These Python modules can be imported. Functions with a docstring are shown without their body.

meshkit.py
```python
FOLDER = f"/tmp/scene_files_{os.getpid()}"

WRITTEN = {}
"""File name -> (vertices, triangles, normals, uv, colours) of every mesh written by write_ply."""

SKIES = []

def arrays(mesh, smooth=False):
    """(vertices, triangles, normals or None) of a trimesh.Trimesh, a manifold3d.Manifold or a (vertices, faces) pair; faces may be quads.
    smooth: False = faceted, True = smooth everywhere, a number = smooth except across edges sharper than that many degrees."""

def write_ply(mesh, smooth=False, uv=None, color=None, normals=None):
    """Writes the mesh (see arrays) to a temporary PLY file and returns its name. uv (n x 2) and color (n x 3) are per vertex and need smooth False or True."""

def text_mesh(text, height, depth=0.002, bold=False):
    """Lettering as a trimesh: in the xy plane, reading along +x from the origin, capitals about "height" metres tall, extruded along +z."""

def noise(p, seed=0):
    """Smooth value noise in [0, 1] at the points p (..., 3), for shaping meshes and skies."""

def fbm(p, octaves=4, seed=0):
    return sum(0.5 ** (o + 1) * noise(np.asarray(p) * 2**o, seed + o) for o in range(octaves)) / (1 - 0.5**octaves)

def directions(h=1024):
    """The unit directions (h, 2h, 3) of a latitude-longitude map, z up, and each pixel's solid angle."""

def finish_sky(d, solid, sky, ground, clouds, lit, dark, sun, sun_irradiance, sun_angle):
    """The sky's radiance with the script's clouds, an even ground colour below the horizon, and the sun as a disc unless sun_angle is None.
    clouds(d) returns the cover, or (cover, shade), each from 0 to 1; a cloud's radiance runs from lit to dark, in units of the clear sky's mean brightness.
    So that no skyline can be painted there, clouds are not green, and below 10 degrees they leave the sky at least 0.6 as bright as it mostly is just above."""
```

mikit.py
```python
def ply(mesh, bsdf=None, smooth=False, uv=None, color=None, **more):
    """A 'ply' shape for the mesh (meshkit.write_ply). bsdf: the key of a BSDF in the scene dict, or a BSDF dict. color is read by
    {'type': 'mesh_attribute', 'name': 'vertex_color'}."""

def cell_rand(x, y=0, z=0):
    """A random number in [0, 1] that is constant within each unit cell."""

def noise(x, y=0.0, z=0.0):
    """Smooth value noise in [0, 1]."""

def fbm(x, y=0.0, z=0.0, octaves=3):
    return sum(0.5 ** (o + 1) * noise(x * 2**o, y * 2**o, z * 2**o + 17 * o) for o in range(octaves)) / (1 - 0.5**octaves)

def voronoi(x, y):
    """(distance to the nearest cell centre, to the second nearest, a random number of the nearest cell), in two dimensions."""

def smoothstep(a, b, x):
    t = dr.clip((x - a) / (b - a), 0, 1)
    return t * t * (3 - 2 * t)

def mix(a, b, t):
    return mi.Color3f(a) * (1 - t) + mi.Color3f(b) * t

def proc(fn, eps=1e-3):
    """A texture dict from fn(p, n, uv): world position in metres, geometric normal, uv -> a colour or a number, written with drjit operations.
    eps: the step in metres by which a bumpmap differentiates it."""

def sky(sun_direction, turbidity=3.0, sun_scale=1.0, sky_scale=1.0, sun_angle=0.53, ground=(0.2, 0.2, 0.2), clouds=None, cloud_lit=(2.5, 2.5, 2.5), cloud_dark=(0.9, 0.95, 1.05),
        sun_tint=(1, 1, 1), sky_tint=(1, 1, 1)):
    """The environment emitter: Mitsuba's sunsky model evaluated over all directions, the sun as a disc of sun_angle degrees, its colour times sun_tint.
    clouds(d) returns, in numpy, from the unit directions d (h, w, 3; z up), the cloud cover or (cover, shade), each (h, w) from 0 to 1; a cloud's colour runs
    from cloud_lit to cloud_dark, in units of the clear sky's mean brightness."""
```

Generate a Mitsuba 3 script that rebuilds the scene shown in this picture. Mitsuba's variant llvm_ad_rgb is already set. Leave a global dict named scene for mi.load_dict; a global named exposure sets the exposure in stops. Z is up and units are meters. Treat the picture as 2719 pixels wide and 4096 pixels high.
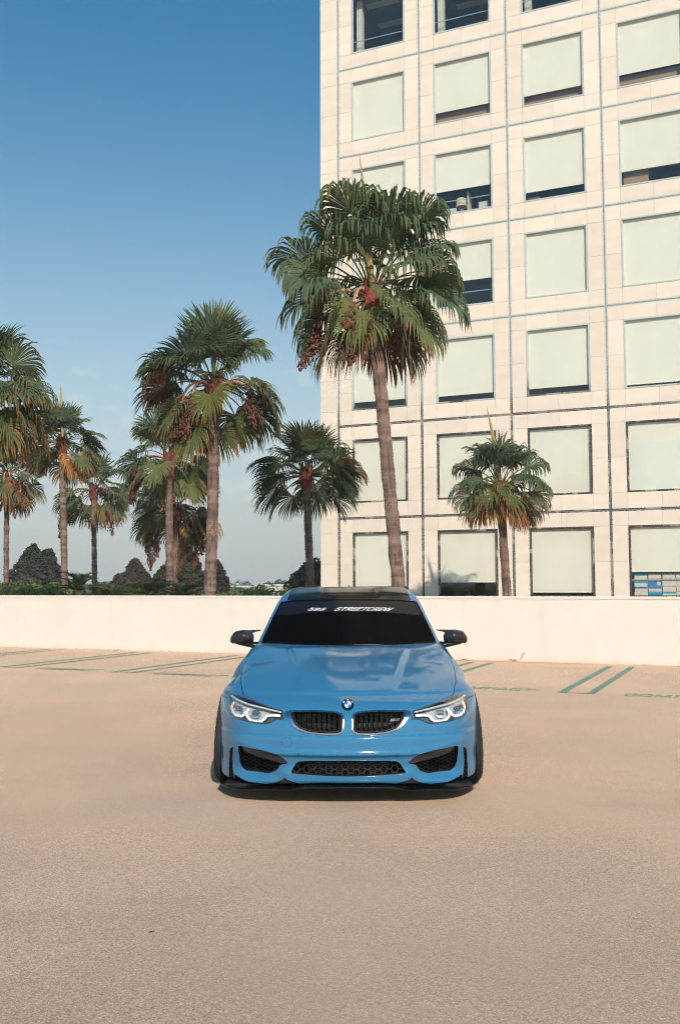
import math, random
import numpy as np, trimesh, manifold3d as m3, shapely
import shapely.geometry as sg
import drjit as dr
import mitsuba as mi
import mikit, meshkit
from mikit import proc, noise, fbm, smoothstep, mix, voronoi, cell_rand

T = mi.ScalarTransform4f
scene, labels = {}, {}

# ------------------------------------------------------------------ camera
EYE, PITCH, ROLL, FOCAL = 1.38, 0.0757, -0.0027, 3880.0      # focal length in pixels of a 2719 pixel wide frame
fwd = np.array([0, math.cos(PITCH), math.sin(PITCH)])
upv = np.array([0, -math.sin(PITCH), math.cos(PITCH)])
upr = upv * math.cos(ROLL) - np.array([1.0, 0, 0]) * math.sin(ROLL)
scene['camera'] = {'type': 'perspective', 'fov': 2 * math.degrees(math.atan(1359.5 / FOCAL)), 'fov_axis': 'x', 'near_clip': 0.05, 'far_clip': 9000.0,
                   'to_world': T().look_at(origin=[0, 0, EYE], target=(np.array([0, 0, EYE]) + fwd).tolist(), up=upr.tolist())}

# ------------------------------------------------------------------ sky and sun
SUN_EL, SUN_AZ = 31.0, 10.0                 # behind the camera, a little to its right
sun_dir = [math.cos(math.radians(SUN_EL)) * math.sin(math.radians(SUN_AZ)), -math.cos(math.radians(SUN_EL)) * math.cos(math.radians(SUN_AZ)), math.sin(math.radians(SUN_EL))]


def cloud_cover(d):
    el = np.degrees(np.arcsin(np.clip(d[..., 2], -1, 1)))
    az = np.degrees(np.arctan2(d[..., 0], d[..., 1]))
    veil = 0.97 * np.exp(-(np.clip(el, 0, 90) / 17.0) ** 2)
    p = np.stack([az / 3.2, el / 0.85, az * 0], -1)
    n = meshkit.fbm(p, 5, seed=11)
    band = np.exp(-((el - 6.0) / 2.6) ** 2)
    streak = np.clip((n - 0.44) / 0.14, 0, 1) * band * 0.85
    q = np.stack([az / 1.1, el / 0.6, az * 0 + 3], -1)
    puff = np.clip((meshkit.fbm(q, 5, seed=5) - 0.64) / 0.12, 0, 1) * np.exp(-((el - 10.0) / 2.6) ** 2) * 0.6
    s = np.clip(streak + puff, 0, 1)
    cover = 1 - (1 - veil) * (1 - s)
    # towards the horizon the air turns from bluish white to a dull grey green
    shade = np.clip(np.clip(1 - (el - 0.5) / 9.5, 0, 1) * (1 - 0.8 * s), 0, 1)
    return cover, shade


scene['sky'] = mikit.sky(sun_dir, turbidity=3.0, sun_scale=1.0, sky_scale=1.0, sun_tint=(0.98, 1.13, 1.47), sky_tint=(0.17, 0.98, 1.28), ground=(0.42, 0.36, 0.30),
                         clouds=cloud_cover, cloud_lit=(2.75, 3.10, 3.10), cloud_dark=(2.35, 2.38, 2.12))
exposure = 1.56

# ------------------------------------------------------------------ helpers
def add(key, mesh, bsdf, smooth=False, label=None, cat=None, group=None, kind=None, **more):
    scene[key] = mesh if isinstance(mesh, dict) else mikit.ply(mesh, bsdf, smooth, **more)
    tag(key, label, cat, group, kind)
    return key


def tag(key, label=None, cat=None, group=None, kind=None):
    d = {k: v for k, v in (('label', label), ('category', cat), ('group', group), ('kind', kind)) if v}
    if d:
        labels[key] = {**labels.get(key, {}), **d}


_count = {}


def num(base):
    """base, base_001, base_002, ..."""
    n = _count.get(base, 0)
    _count[base] = n + 1
    return base if n == 0 else f'{base}_{n:03d}'


def moved(d, m):
    return {**d, 'to_world': T(np.asarray(m, float))}


def box(x0, x1, y0, y1, z0, z1):
    b = trimesh.creation.box((x1 - x0, y1 - y0, z1 - z0))
    b.apply_translation([(x0 + x1) / 2, (y0 + y1) / 2, (z0 + z1) / 2])
    return b


def cat(*ms):
    return trimesh.util.concatenate([m for m in ms])


def tube(points, radii, sides=6, cap=True):
    p = np.asarray(points, float)
    r = np.broadcast_to(np.asarray(radii, float), (len(p),))
    t = np.gradient(p, axis=0)
    t /= np.linalg.norm(t, axis=1, keepdims=True) + 1e-12
    ref = np.array([0, 0, 1.0]) if abs(t[:, 2]).mean() < 0.8 else np.array([1.0, 0, 0])
    a = np.cross(t, ref)
    a /= np.linalg.norm(a, axis=1, keepdims=True) + 1e-12
    b = np.cross(t, a)
    ang = np.arange(sides) * 2 * np.pi / sides
    v = p[:, None] + r[:, None, None] * (np.cos(ang)[None, :, None] * a[:, None] + np.sin(ang)[None, :, None] * b[:, None])
    i, j = np.meshgrid(np.arange(len(p) - 1), np.arange(sides), indexing='ij')
    q = np.stack([i * sides + j, i * sides + (j + 1) % sides, (i + 1) * sides + (j + 1) % sides, (i + 1) * sides + j], -1).reshape(-1, 4)
    f = np.vstack([q[:, [0, 1, 2]], q[:, [0, 2, 3]]])
    v = v.reshape(-1, 3)
    if cap:
        n = len(v)
        v = np.vstack([v, p[:1], p[-1:]])
        k = np.arange(sides)
        f = np.vstack([f, np.stack([k * 0 + n, (k + 1) % sides, k], 1), np.stack([k * 0 + n + 1, n - sides + k, n - sides + (k + 1) % sides], 1)])
    m = trimesh.Trimesh(v, f, process=False)
    if m.volume < 0:
        m.invert()
    return m


def bezier(ps, n):
    ps = np.asarray(ps, float)
    t = np.linspace(0, 1, n)[:, None]
    k = len(ps) - 1
    return sum(math.comb(k, i) * t ** i * (1 - t) ** (k - i) * ps[i] for i in range(k + 1))


def bsdf(key, d):
    scene[key] = d
    return key


def rgb(*c):
    return {'type': 'rgb', 'value': list(c)}


def diffuse(key, col, rough=0.9, spec=0.3, two=True, **more):
    d = {'type': 'principled', 'base_color': rgb(*col) if isinstance(col, (tuple, list)) else col, 'roughness': rough, 'specular': spec, **more}
    return bsdf(key, {'type': 'twosided', 'bsdf': d} if two else d)


# the wall, the stalls and the office building share one direction: U along the wall (to the right and nearer), V away from the camera
AZ = math.radians(23.35)
U, V = np.array([math.cos(AZ), -math.sin(AZ), 0]), np.array([math.sin(AZ), math.cos(AZ), 0])
FRAME = np.eye(4)
FRAME[:3, 0], FRAME[:3, 1] = U, V
inv_u = lambda p: p.x * float(U[0]) + p.y * float(U[1])
inv_v = lambda p: p.x * float(V[0]) + p.y * float(V[1])


def local(m):
    m = m.copy()
    m.apply_transform(FRAME)
    return m


def at(dx, dy, Y):
    """World point at depth Y seen at a pixel of the photograph (in a 1568 pixel wide copy): for measuring where things stand."""
    k = 2719 / 1568
    v = np.array([1.0, 0, 0]) * (dx * k - 1359.5) / FOCAL - upr * (dy * k - 2048) / FOCAL + fwd
    v = v * (Y / v[1])
    return np.array([v[0], v[1], v[2] + EYE])


GROUND = -4.0
# ------------------------------------------------------------------ ground, deck
def deck_color(p, n, uv):
    big = fbm(p.x * 0.35 + 3, p.y * 0.35 + 7, 0, 4)
    mid = fbm(p.x * 1.6 + 9, p.y * 1.6, 1.0, 4)
    grey = smoothstep(0.50, 0.68, fbm(p.x * 0.42 + 12, p.y * 0.42 + 31, 2.0, 4))
    c = mix((0.485, 0.325, 0.221), (0.545, 0.367, 0.251), big)
    c = mix(c, mi.Color3f(0.420, 0.310, 0.225), grey * 0.28)
    # foreground darkening, as of a lens vignette, painted into the deck colour
    vignette = smoothstep(5.2, 2.4, inv_v(p) + 1.6 * (fbm(p.x * 0.7, p.y * 0.7, 9.0, 3) - 0.5))
    c = mix(c, mi.Color3f(0.355, 0.268, 0.200), vignette * 0.34)
    c = c * (0.91 + 0.18 * mid)
    worn = smoothstep(0.35, 0.65, fbm(p.x * 0.8 + 5, p.y * 0.8 + 2, 3.0, 3))        # how bare the grains lie
    v1, v2, r = voronoi(p.x * 240, p.y * 240)
    g = noise(p.x * 130, p.y * 130, 5)
    c = c * (1.0 + (0.20 + 0.26 * worn) * (r - 0.5) + (0.14 + 0.22 * worn) * (g - 0.5))
    c = mix(c, mi.Color3f(0.80, 0.62, 0.45), smoothstep(0.955, 0.97, r) * 0.45)
    c = mix(c, mi.Color3f(0.16, 0.125, 0.10), smoothstep(0.045, 0.03, r) * (0.10 + 0.25 * worn))
    scuff = smoothstep(0.70, 0.74, fbm(p.x * 1.1 + 70, p.y * 5 + 9, 6.0, 4))
    c = mix(c, mi.Color3f(0.33, 0.27, 0.22), scuff * 0.12)
    v = inv_v(p)
    u = inv_u(p)
    # rusty leaf dust swept against the foot of the wall
    edge = smoothstep(16.9, 17.5, v + 0.5 * (fbm(u * 0.9, v * 3, 4, 4) - 0.5)) * smoothstep(0.42, 0.62, fbm(u * 0.5 + 20, v * 0.8, 8, 4))
    return mix(c, mi.Color3f(0.48, 0.20, 0.11), edge * 0.75)


def deck_bump(p, n, uv):
    v1, v2, r = voronoi(p.x * 240, p.y * 240)
    return 0.0006 * r * (1 - v1) + 0.0006 * noise(p.x * 120, p.y * 120, 2)


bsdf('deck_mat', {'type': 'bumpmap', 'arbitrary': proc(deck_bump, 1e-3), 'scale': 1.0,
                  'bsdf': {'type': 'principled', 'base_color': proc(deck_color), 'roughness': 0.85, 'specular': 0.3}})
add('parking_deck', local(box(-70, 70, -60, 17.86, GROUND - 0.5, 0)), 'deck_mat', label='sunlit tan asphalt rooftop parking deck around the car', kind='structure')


def land_color(p, n, uv):
    g = fbm(p.x * 0.02, p.y * 0.02, 0, 4)
    return mix((0.10, 0.11, 0.055), (0.20, 0.17, 0.12), smoothstep(0.4, 0.6, g))


diffuse('land_mat', proc(land_color))
add('ground', trimesh.Trimesh([[-5000, -3000, GROUND], [5000, -3000, GROUND], [5000, 7000, GROUND], [-5000, 7000, GROUND]], [[0, 1, 2], [0, 2, 3]]), 'land_mat',
    label='grass and dirt ground below the parking deck', kind='structure')

# ------------------------------------------------------------------ parapet wall
def wall_color(p, n, uv):
    u = inv_u(p)
    m = fbm(u * 1.5, p.z * 1.5, 0, 4)
    c = mix((0.765, 0.69, 0.60), (0.80, 0.73, 0.645), m)
    streak = smoothstep(0.60, 0.78, fbm(u * 5, p.z * 0.5, 3, 3)) * 0.07
    low = smoothstep(0.16, 0.0, p.z + 0.16 * fbm(u * 2.5, p.z, 7, 4)) * 0.4
    c = mix(c, mi.Color3f(0.55, 0.42, 0.32), streak + low)
    su, sz = u + 3.99, p.z - 0.10
    mark = smoothstep(1.0, 0.3, dr.square((su - 0.5 * sz) / 0.035) + dr.square(sz / 0.10) + 0.8 * (noise(u * 40, p.z * 40, 1) - 0.5))
    c = mix(c, mi.Color3f(0.42, 0.30, 0.20), mark * 0.55)
    blot = smoothstep(0.72, 0.80, noise(u * 5 + 3, p.z * 5, 2)) * 0.06
    return mix(c, mi.Color3f(0.6, 0.5, 0.4), blot)


bsdf('wall_mat', {'type': 'bumpmap', 'arbitrary': proc(lambda p, n, uv: 0.004 * fbm(inv_u(p) * 14, p.z * 14, 0, 3), 4e-3), 'scale': 1.0,
                  'bsdf': {'type': 'principled', 'base_color': proc(wall_color), 'roughness': 0.8, 'specular': 0.3}})
add('parapet_wall__wall', local(box(-45, 45, 17.53, 17.83, 0.0, 1.128)), 'wall_mat')
add('parapet_wall__coping', cat(*[local(box(a + 0.003, a + 8.97, 17.515, 17.845, 1.13, 1.172)) for a in np.arange(-45.6, 45, 8.98)]), 'wall_mat')
tag('parapet_wall', 'long low cream painted parapet wall along the far edge of the deck', 'wall')

# ------------------------------------------------------------------ painted stall markings
def paint_color(p, n, uv):
    w = fbm(p.x * 9, p.y * 9, 0, 4)
    c = mix((0.10, 0.195, 0.140), (0.145, 0.245, 0.18), noise(p.x * 60, p.y * 60, 1))
    return mix(c, mi.Color3f(0.33, 0.26, 0.19), smoothstep(0.55, 0.75, w) * 0.75)


def faded_color(p, n, uv):
    w = fbm(p.x * 14, p.y * 14, 0, 4)
    return mix((0.15, 0.25, 0.17), (0.35, 0.27, 0.195), smoothstep(0.50, 0.72, w) * 0.75)


diffuse('stall_paint', proc(paint_color), 0.75)
diffuse('stencil_paint', proc(faded_color), 0.8)


def sheet(poly, z, t=0.001):
    m = cat(*[trimesh.creation.extrude_polygon(g, t, engine='earcut') for g in getattr(poly, 'geoms', [poly])])
    m.apply_translation([0, 0, z])
    return m


def stencil_text(word, height, length, gaps=True):
    m = meshkit.text_mesh(word, height, 0.001, bold=True)
    m.apply_translation([-m.bounds[0][0], -m.bounds[0][1], 0])
    m.apply_scale([length / m.extents[0], height / m.extents[1], 1])
    if not gaps:
        return m
    secs = []
    polys = m.section(plane_origin=[0, 0, 0.0005], plane_normal=[0, 0, 1]).to_2D()[0].polygons_full
    back = m.section(plane_origin=[0, 0, 0.0005], plane_normal=[0, 0, 1]).to_2D()[1]
    polys = [shapely.affinity.affine_transform(g, [back[0, 0], back[0, 1], back[1, 0], back[1, 1], back[0, 3], back[1, 3]]) for g in polys]
    cut = []
    for g in polys:
        x0, y0, x1, y1 = g.bounds
        cx = (x0 + x1) / 2
        cut.append(g.difference(sg.box(cx - 0.010, y0 - 1, cx + 0.010, y1 + 1)) if g.interiors or (x1 - x0) > 0.12 else g)
    m = sheet(shapely.union_all(cut), 0)
    return m


U0 = -2.436
stalls = [(k, U0 - 2.4 * k) for k in (0, 1, 3, 4, 5)]
wording = {0: ('bold green hairpin stall line on the right, clear of the car', 'green COMPACT stencil at the right edge of the picture'),
           1: ('green hairpin stall line just right of the car, partly hidden by its fender', 'green COMPACT stencil cut off by the car\'s right fender'),
           3: ('green hairpin stall line ending just left of the car', 'faint green COMPACT stencil just left of the car\'s fender'),
           4: ('long green hairpin stall line at the left, second from the left edge', 'faint green COMPACT stencil furthest to the left'),
           5: ('thin green hairpin stall line at the far left edge by the wall', None),
           }
for k, u in stalls:
    v0 = 12.667 + 0.043 * (U0 - u)
    v1 = 17.03 if k < 5 else 17.2
    w = 0.468
    a = sg.box(u, v0, u + 0.1, v1)
    b = sg.box(u + w - 0.1, v0, u + w, v1)
    # the near end is a slanted point closed by a thin bar
    shape = shapely.union_all([a, b, sg.box(u, v0 - 0.0, u + w, v0 + 0.032)])
    if k in wording:
        key = num('stall_line')
        add(key, local(sheet(shape, 0.004)), 'stall_paint', label=wording[k][0], cat='road marking', group='green hairpin stall lines')
        if wording[k][1]:
            t = stencil_text('COMPACT', 0.30, 1.25)
            t.apply_translation([u + 0.82, v0 - 0.085, 0.004])
            key = num('stencil_word')
            add(key, local(t), 'stencil_paint', label=wording[k][1], cat='road marking', group='COMPACT stencils on the deck')

# ------------------------------------------------------------------ office building
def stone_color(tone, shift):
    def fn(p, n, uv):
        u = inv_u(p)
        vein = fbm(u * 0.9 + shift, p.z * 4 + shift * 3, 0, 2)
        c = mix((0.80, 0.668, 0.542), (0.855, 0.728, 0.605), vein)
        return c * tone
    return fn


for i, tone in enumerate((1.0, 0.965, 1.03, 0.985, 1.05)):
    diffuse(f'stone_{i}', proc(stone_color(tone, 3.7 * i)), 0.7, 0.3)


def trim_color(p, n, uv):
    u = inv_u(p)
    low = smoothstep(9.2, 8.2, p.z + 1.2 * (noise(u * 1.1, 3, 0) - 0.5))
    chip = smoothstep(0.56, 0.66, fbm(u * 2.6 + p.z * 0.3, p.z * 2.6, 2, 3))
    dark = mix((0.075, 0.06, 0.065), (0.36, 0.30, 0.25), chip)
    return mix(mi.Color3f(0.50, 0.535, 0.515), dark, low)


diffuse('trim_mat', proc(trim_color), 0.45, 0.5)
diffuse('groove_mat', (0.22, 0.245, 0.24), 0.6)
diffuse('mortar_mat', (0.78, 0.655, 0.54), 0.9)
bsdf('window_glass', {'type': 'thindielectric', 'int_ior': 1.5})
diffuse('blind_mat', proc(lambda p, n, uv: mix((0.715, 0.69, 0.575), (0.765, 0.735, 0.615), fbm(inv_u(p) * 1.2, p.z * 0.4, 0, 3))), 0.9)
diffuse('office_wall', (0.17, 0.19, 0.21))
diffuse('office_pale', (0.55, 0.55, 0.46))
diffuse('office_wood', (0.30, 0.205, 0.135), 0.6)
diffuse('rail_metal', (0.30, 0.42, 0.45), 0.4)

ROW, BAY, ZTOP = 3.9, 3.6925, 22.289 + EYE      # ZTOP: height of the first seam seen at the top
OB = np.eye(4)
OB[:3, 0], OB[:3, 1], OB[:3, 3] = U, V, [-0.034, 40.62, 0]      # local: x along the facade, y into the building, z up


def ob(m, x=0.0, z=0.0):
    M = OB.copy()
    M[:3, 3] += U * x + np.array([0, 0, z])
    return M


def put(key, shape, x, z):
    scene[key] = moved(shape, ob(None, x, z))


NB = 9                                            # bays
FLOORS = range(-5, 7)                             # floor k lies between seam k - 1 (top) and seam k (bottom); 0 to 6 are in view
WX0, WX1, WZ0, WZ1 = 0.17 * BAY, 0.83 * BAY, 0.167 * ROW, 0.848 * ROW     # window opening, z from the lower seam
S, G = 0.048, 0.003                                # half a seam, half a joint
B = 'office_building'
tag(B, 'tall cream stone clad office block with square windows behind the palms', 'building')
rects = {}
xs, zs = [S, WX0, BAY / 2, WX1, BAY - S], [S, WZ0, (WZ0 + WZ1) / 2, WZ1, ROW - S]
for i in range(4):
    for j in range(4):
        if i in (1, 2) and j in (1, 2):
            continue
        rects[(i, j)] = (xs[i], xs[i + 1], zs[j], zs[j + 1])
rng = np.random.default_rng(3)


def panel_mesh(x0, x1, z0, z1):
    c = 0.006
    a = np.array([[x0 + G, -0.0, z0 + G], [x1 - G, 0, z0 + G], [x1 - G, 0, z1 - G], [x0 + G, 0, z1 - G]])
    m = a + [0, -0.016, 0]
    f = np.array([[x0 + G + c, -0.022, z0 + G + c], [x1 - G - c, -0.022, z0 + G + c], [x1 - G - c, -0.022, z1 - G - c], [x0 + G + c, -0.022, z1 - G - c]])
    v = np.vstack([a, m, f])
    q = [[8, 9, 10, 11]]
    for k in range(4):
        n = (k + 1) % 4
        q += [[k, n, 4 + n, 4 + k], [4 + k, 4 + n, 8 + n, 8 + k]]
    return v, np.array(q)


panel = {k: [mikit.ply(panel_mesh(*r), f'stone_{t}') for t in range(5)] for k, r in rects.items()}
stuff = {t: [] for t in range(5)}
for k in FLOORS:
    for b in range(NB):
        z = ZTOP - ROW * k
        for r in rects:
            t = int(rng.integers(0, 5))
            if 0 <= k <= 6 and b <= 3:
                put(num(f'{B}__stone_panel'), panel[r][t], b * BAY, z)
            else:
                v, f = panel_mesh(*rects[r])
                stuff[t].append(trimesh.Trimesh(v + [b * BAY, 0, z], np.vstack([f[:, [0, 1, 2]], f[:, [0, 2, 3]]]), process=False))
# corner strip at the left edge: four panels a floor, and its return on the left side
EDGE = -0.845
for k in FLOORS:
    z = ZTOP - ROW * k
    for j, (a, c) in enumerate(((0, WZ0), (WZ0, (WZ0 + WZ1) / 2), ((WZ0 + WZ1) / 2, WZ1), (WZ1, ROW))):
        t = int(rng.integers(0, 5))
        m = panel_mesh(EDGE, -S, a, c)
        if 0 <= k <= 6:
            put(num(f'{B}__stone_panel'), mikit.ply(m, f'stone_{t}'), 0, z)
        else:
            f = m[1]
            stuff[t].append(trimesh.Trimesh(m[0] + [0, 0, z], np.vstack([f[:, [0, 1, 2]], f[:, [0, 2, 3]]]), process=False))
for t in range(5):
    m = cat(*stuff[t])
    m.apply_transform(OB)
    add(f'{B}__far_cladding' + (f'_{t:03d}' if t else ''), m, f'stone_{t}', kind='stuff')

ZB, ZT, XR, DEP = ZTOP - ROW * 6, ZTOP + ROW * 6, NB * BAY + 0.8, 16.0
# facade backing with window openings
face = sg.box(EDGE + 0.02, ZB - 0.3, XR, ZT + 1.2)
holes = [sg.box(b * BAY + WX0, ZTOP - ROW * k + WZ0, b * BAY + WX1, ZTOP - ROW * k + WZ1) for k in FLOORS for b in range(NB)]
bk = trimesh.creation.extrude_polygon(face.difference(shapely.union_all(holes)), 0.12, engine='earcut')
bk.apply_transform(np.array([[1, 0, 0, 0], [0, 0, 1, 0.0], [0, 1, 0, 0], [0, 0, 0, 1.0]]))
bk.invert() if bk.volume < 0 else None
bk.apply_transform(OB)
add(f'{B}__wall', bk, 'mortar_mat')
shell = cat(box(EDGE, EDGE + 0.3, 0.121, DEP, GROUND, ZT + 1.2), box(XR - 0.3, XR, 0.121, DEP, GROUND, ZT + 1.2), box(EDGE, XR, DEP, DEP + 0.3, GROUND, ZT + 1.2),
            box(EDGE + 0.301, XR - 0.301, 0.121, DEP - 0.01, ZT + 0.6, ZT + 0.9), box(EDGE, XR, 0.0, 0.12, GROUND, ZB - 0.301))
shell.apply_transform(OB)
add(f'{B}__side_wall', shell, 'stone_1')
# the rooms: slabs, back walls and a few partitions
rooms = [box(EDGE + 0.31, XR - 0.31, 0.13, 6.0, ZTOP - ROW * k + 0.18, ZTOP - ROW * k + 0.40) for k in list(FLOORS) + [-6]]
rooms += [box(EDGE + 0.31, XR - 0.31, 0.13, 6.0, ZTOP - ROW * k + ROW - 0.55, ZTOP - ROW * k + ROW - 0.50) for k in FLOORS]
rooms.append(box(EDGE + 0.31, XR - 0.31, 6.0, 6.1, ZB, ZT + 0.5))
rooms += [box(b * BAY - 0.05, b * BAY + 0.05, 0.13, 5.99, ZB, ZT + 0.5) for b in (2, 5, 7)]
m = cat(*rooms)
m.apply_transform(OB)
add(f'{B}__room', m, 'office_wall')
# ceiling tiles with lamps that are off, seen in the top row
m = cat(*[box(b * BAY + 0.9, b * BAY + 2.4, 0.9 + q * 1.6, 1.3 + q * 1.6, ZTOP + ROW - 0.575, ZTOP + ROW - 0.553) for b in range(4) for q in range(3)])
m.apply_transform(OB)
add(f'{B}__ceiling_lamp', m, 'office_pale', label='unlit ceiling lamps seen through the top windows')


def strip_mesh(horizontal, length):
    """A seam: two rails either side of a dark groove."""
    g, r = [], []
    for a, c, l, d0 in ((-S + 0.002, -0.016, r, -0.014), (0.016, S - 0.002, r, -0.014), (-0.016, 0.016, g, -0.005)):
        bx = box(0, length, d0, -0.001, a, c) if horizontal else box(a, c, d0 - 0.003, -0.001, 0, length)
        l.append(bx)
    return cat(*r), cat(*g)


for b in range(NB + 1):
    r, g = strip_mesh(False, ZT - ZB + 1.0)
    for m, name, mat in ((r, 'seam_rail', 'trim_mat'), (g, 'seam_groove', 'groove_mat')):
        put(num(f'{B}__{name}'), mikit.ply(m, mat), b * BAY, ZB)
for k in list(FLOORS) + [-6]:
    rr, gg = [], []
    for b in range(NB):
        r, g = strip_mesh(True, BAY - 2 * S)
        for m, l in ((r, rr), (g, gg)):
            m.apply_translation([b * BAY + S, 0, 0])
            l.append(m)
    put(num(f'{B}__seam_rail'), mikit.ply(cat(*rr), 'trim_mat'), 0, ZTOP - ROW * k)
    put(num(f'{B}__seam_groove'), mikit.ply(cat(*gg), 'groove_mat'), 0, ZTOP - ROW * k)

ww, wh = WX1 - WX0, WZ1 - WZ0
ft = 0.055


def ring(x0, x1, z0, z1, t, y0, y1):
    return cat(box(x0, x0 + t, y0, y1, z0, z1), box(x1 - t, x1, y0, y1, z0, z1), box(x0 + t, x1 - t, y0 + 0.001, y1, z0, z0 + t), box(x0 + t, x1 - t, y0 + 0.001, y1, z1 - t, z1))


frame = mikit.ply(cat(ring(0.001, ww - 0.001, 0.001, wh - 0.001, ft, -0.040, 0.09), ring(ft, ww - ft, ft, wh - ft, 0.014, 0.022, 0.08)), 'trim_mat')
pane = mikit.ply(trimesh.Trimesh([[ft, 0.05, ft], [ww - ft, 0.05, ft], [ww - ft, 0.05, wh - ft], [ft, 0.05, wh - ft]], [[0, 1, 2], [0, 2, 3]], process=False), 'window_glass')
railing = mikit.ply(box(ft, ww - ft, 0.20, 0.225, 0.62, 0.65), 'rail_metal')
DROP = {(0, 0): 0.0, (1, 0): 0.0, (2, 0): 0.0, (3, 0): 0.6, (0, 1): 1.0, (1, 1): 0.815, (2, 1): 0.83, (3, 1): 0.80, (0, 2): 1.0, (1, 2): 0.62, (2, 2): 0.86, (3, 2): 0.78,
        (0, 3): 1.0, (1, 3): 0.60, (2, 3): 1.0, (3, 3): 1.0, (0, 4): 0.885, (1, 4): 0.90, (2, 4): 0.90, (3, 4): 0.96, (0, 5): 1.0, (1, 5): 1.0, (2, 5): 1.0, (3, 5): 1.0,
        (0, 6): 0.855, (1, 6): 0.80, (2, 6): 0.955, (3, 6): 0.66}
rng = np.random.default_rng(8)
for k in FLOORS:
    for b in range(NB):
        W = num(f'{B}__window')
        x, z = b * BAY + WX0, ZTOP - ROW * k + WZ0
        put(f'{W}__frame', frame, x, z)
        put(f'{W}__pane', pane, x, z)
        d = DROP.get((b, k), 1.0 if rng.random() < 0.6 else float(rng.uniform(0.3, 0.95)))
        if d > 0.02:
            top, bot = wh - 0.01, wh - (wh - 0.07) * d if d < 1 else 0.03
            n = 24
            X, Zq = np.linspace(0.035, ww - 0.035, n), np.array([bot, top])
            y = 0.105 + 0.004 * np.sin(X * 3.1 + b + k) + rng.normal(0, 0.0007, n)
            vv = np.array([[X[i], y[i], q] for q in Zq for i in range(n)])
            ff = np.array([[i, i + 1, n + i + 1, n + i] for i in range(n - 1)])
            put(f'{W}__blind', mikit.ply((vv, ff), 'blind_mat', True), x, z)
            put(f'{W}__blind_bar', mikit.ply(box(0.035, ww - 0.035, 0.095, 0.116, bot - 0.022, bot), 'blind_mat'), x, z)
        if d < 0.995:
            put(f'{W}__rail', railing, x, z)
        if k == 0 and b < 3:
            put(f'{W}__reveal', mikit.ply(box(ft + 0.02, ft + 0.27, 0.45, 0.7, 0.0, wh), 'office_pale'), x, z)
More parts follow.
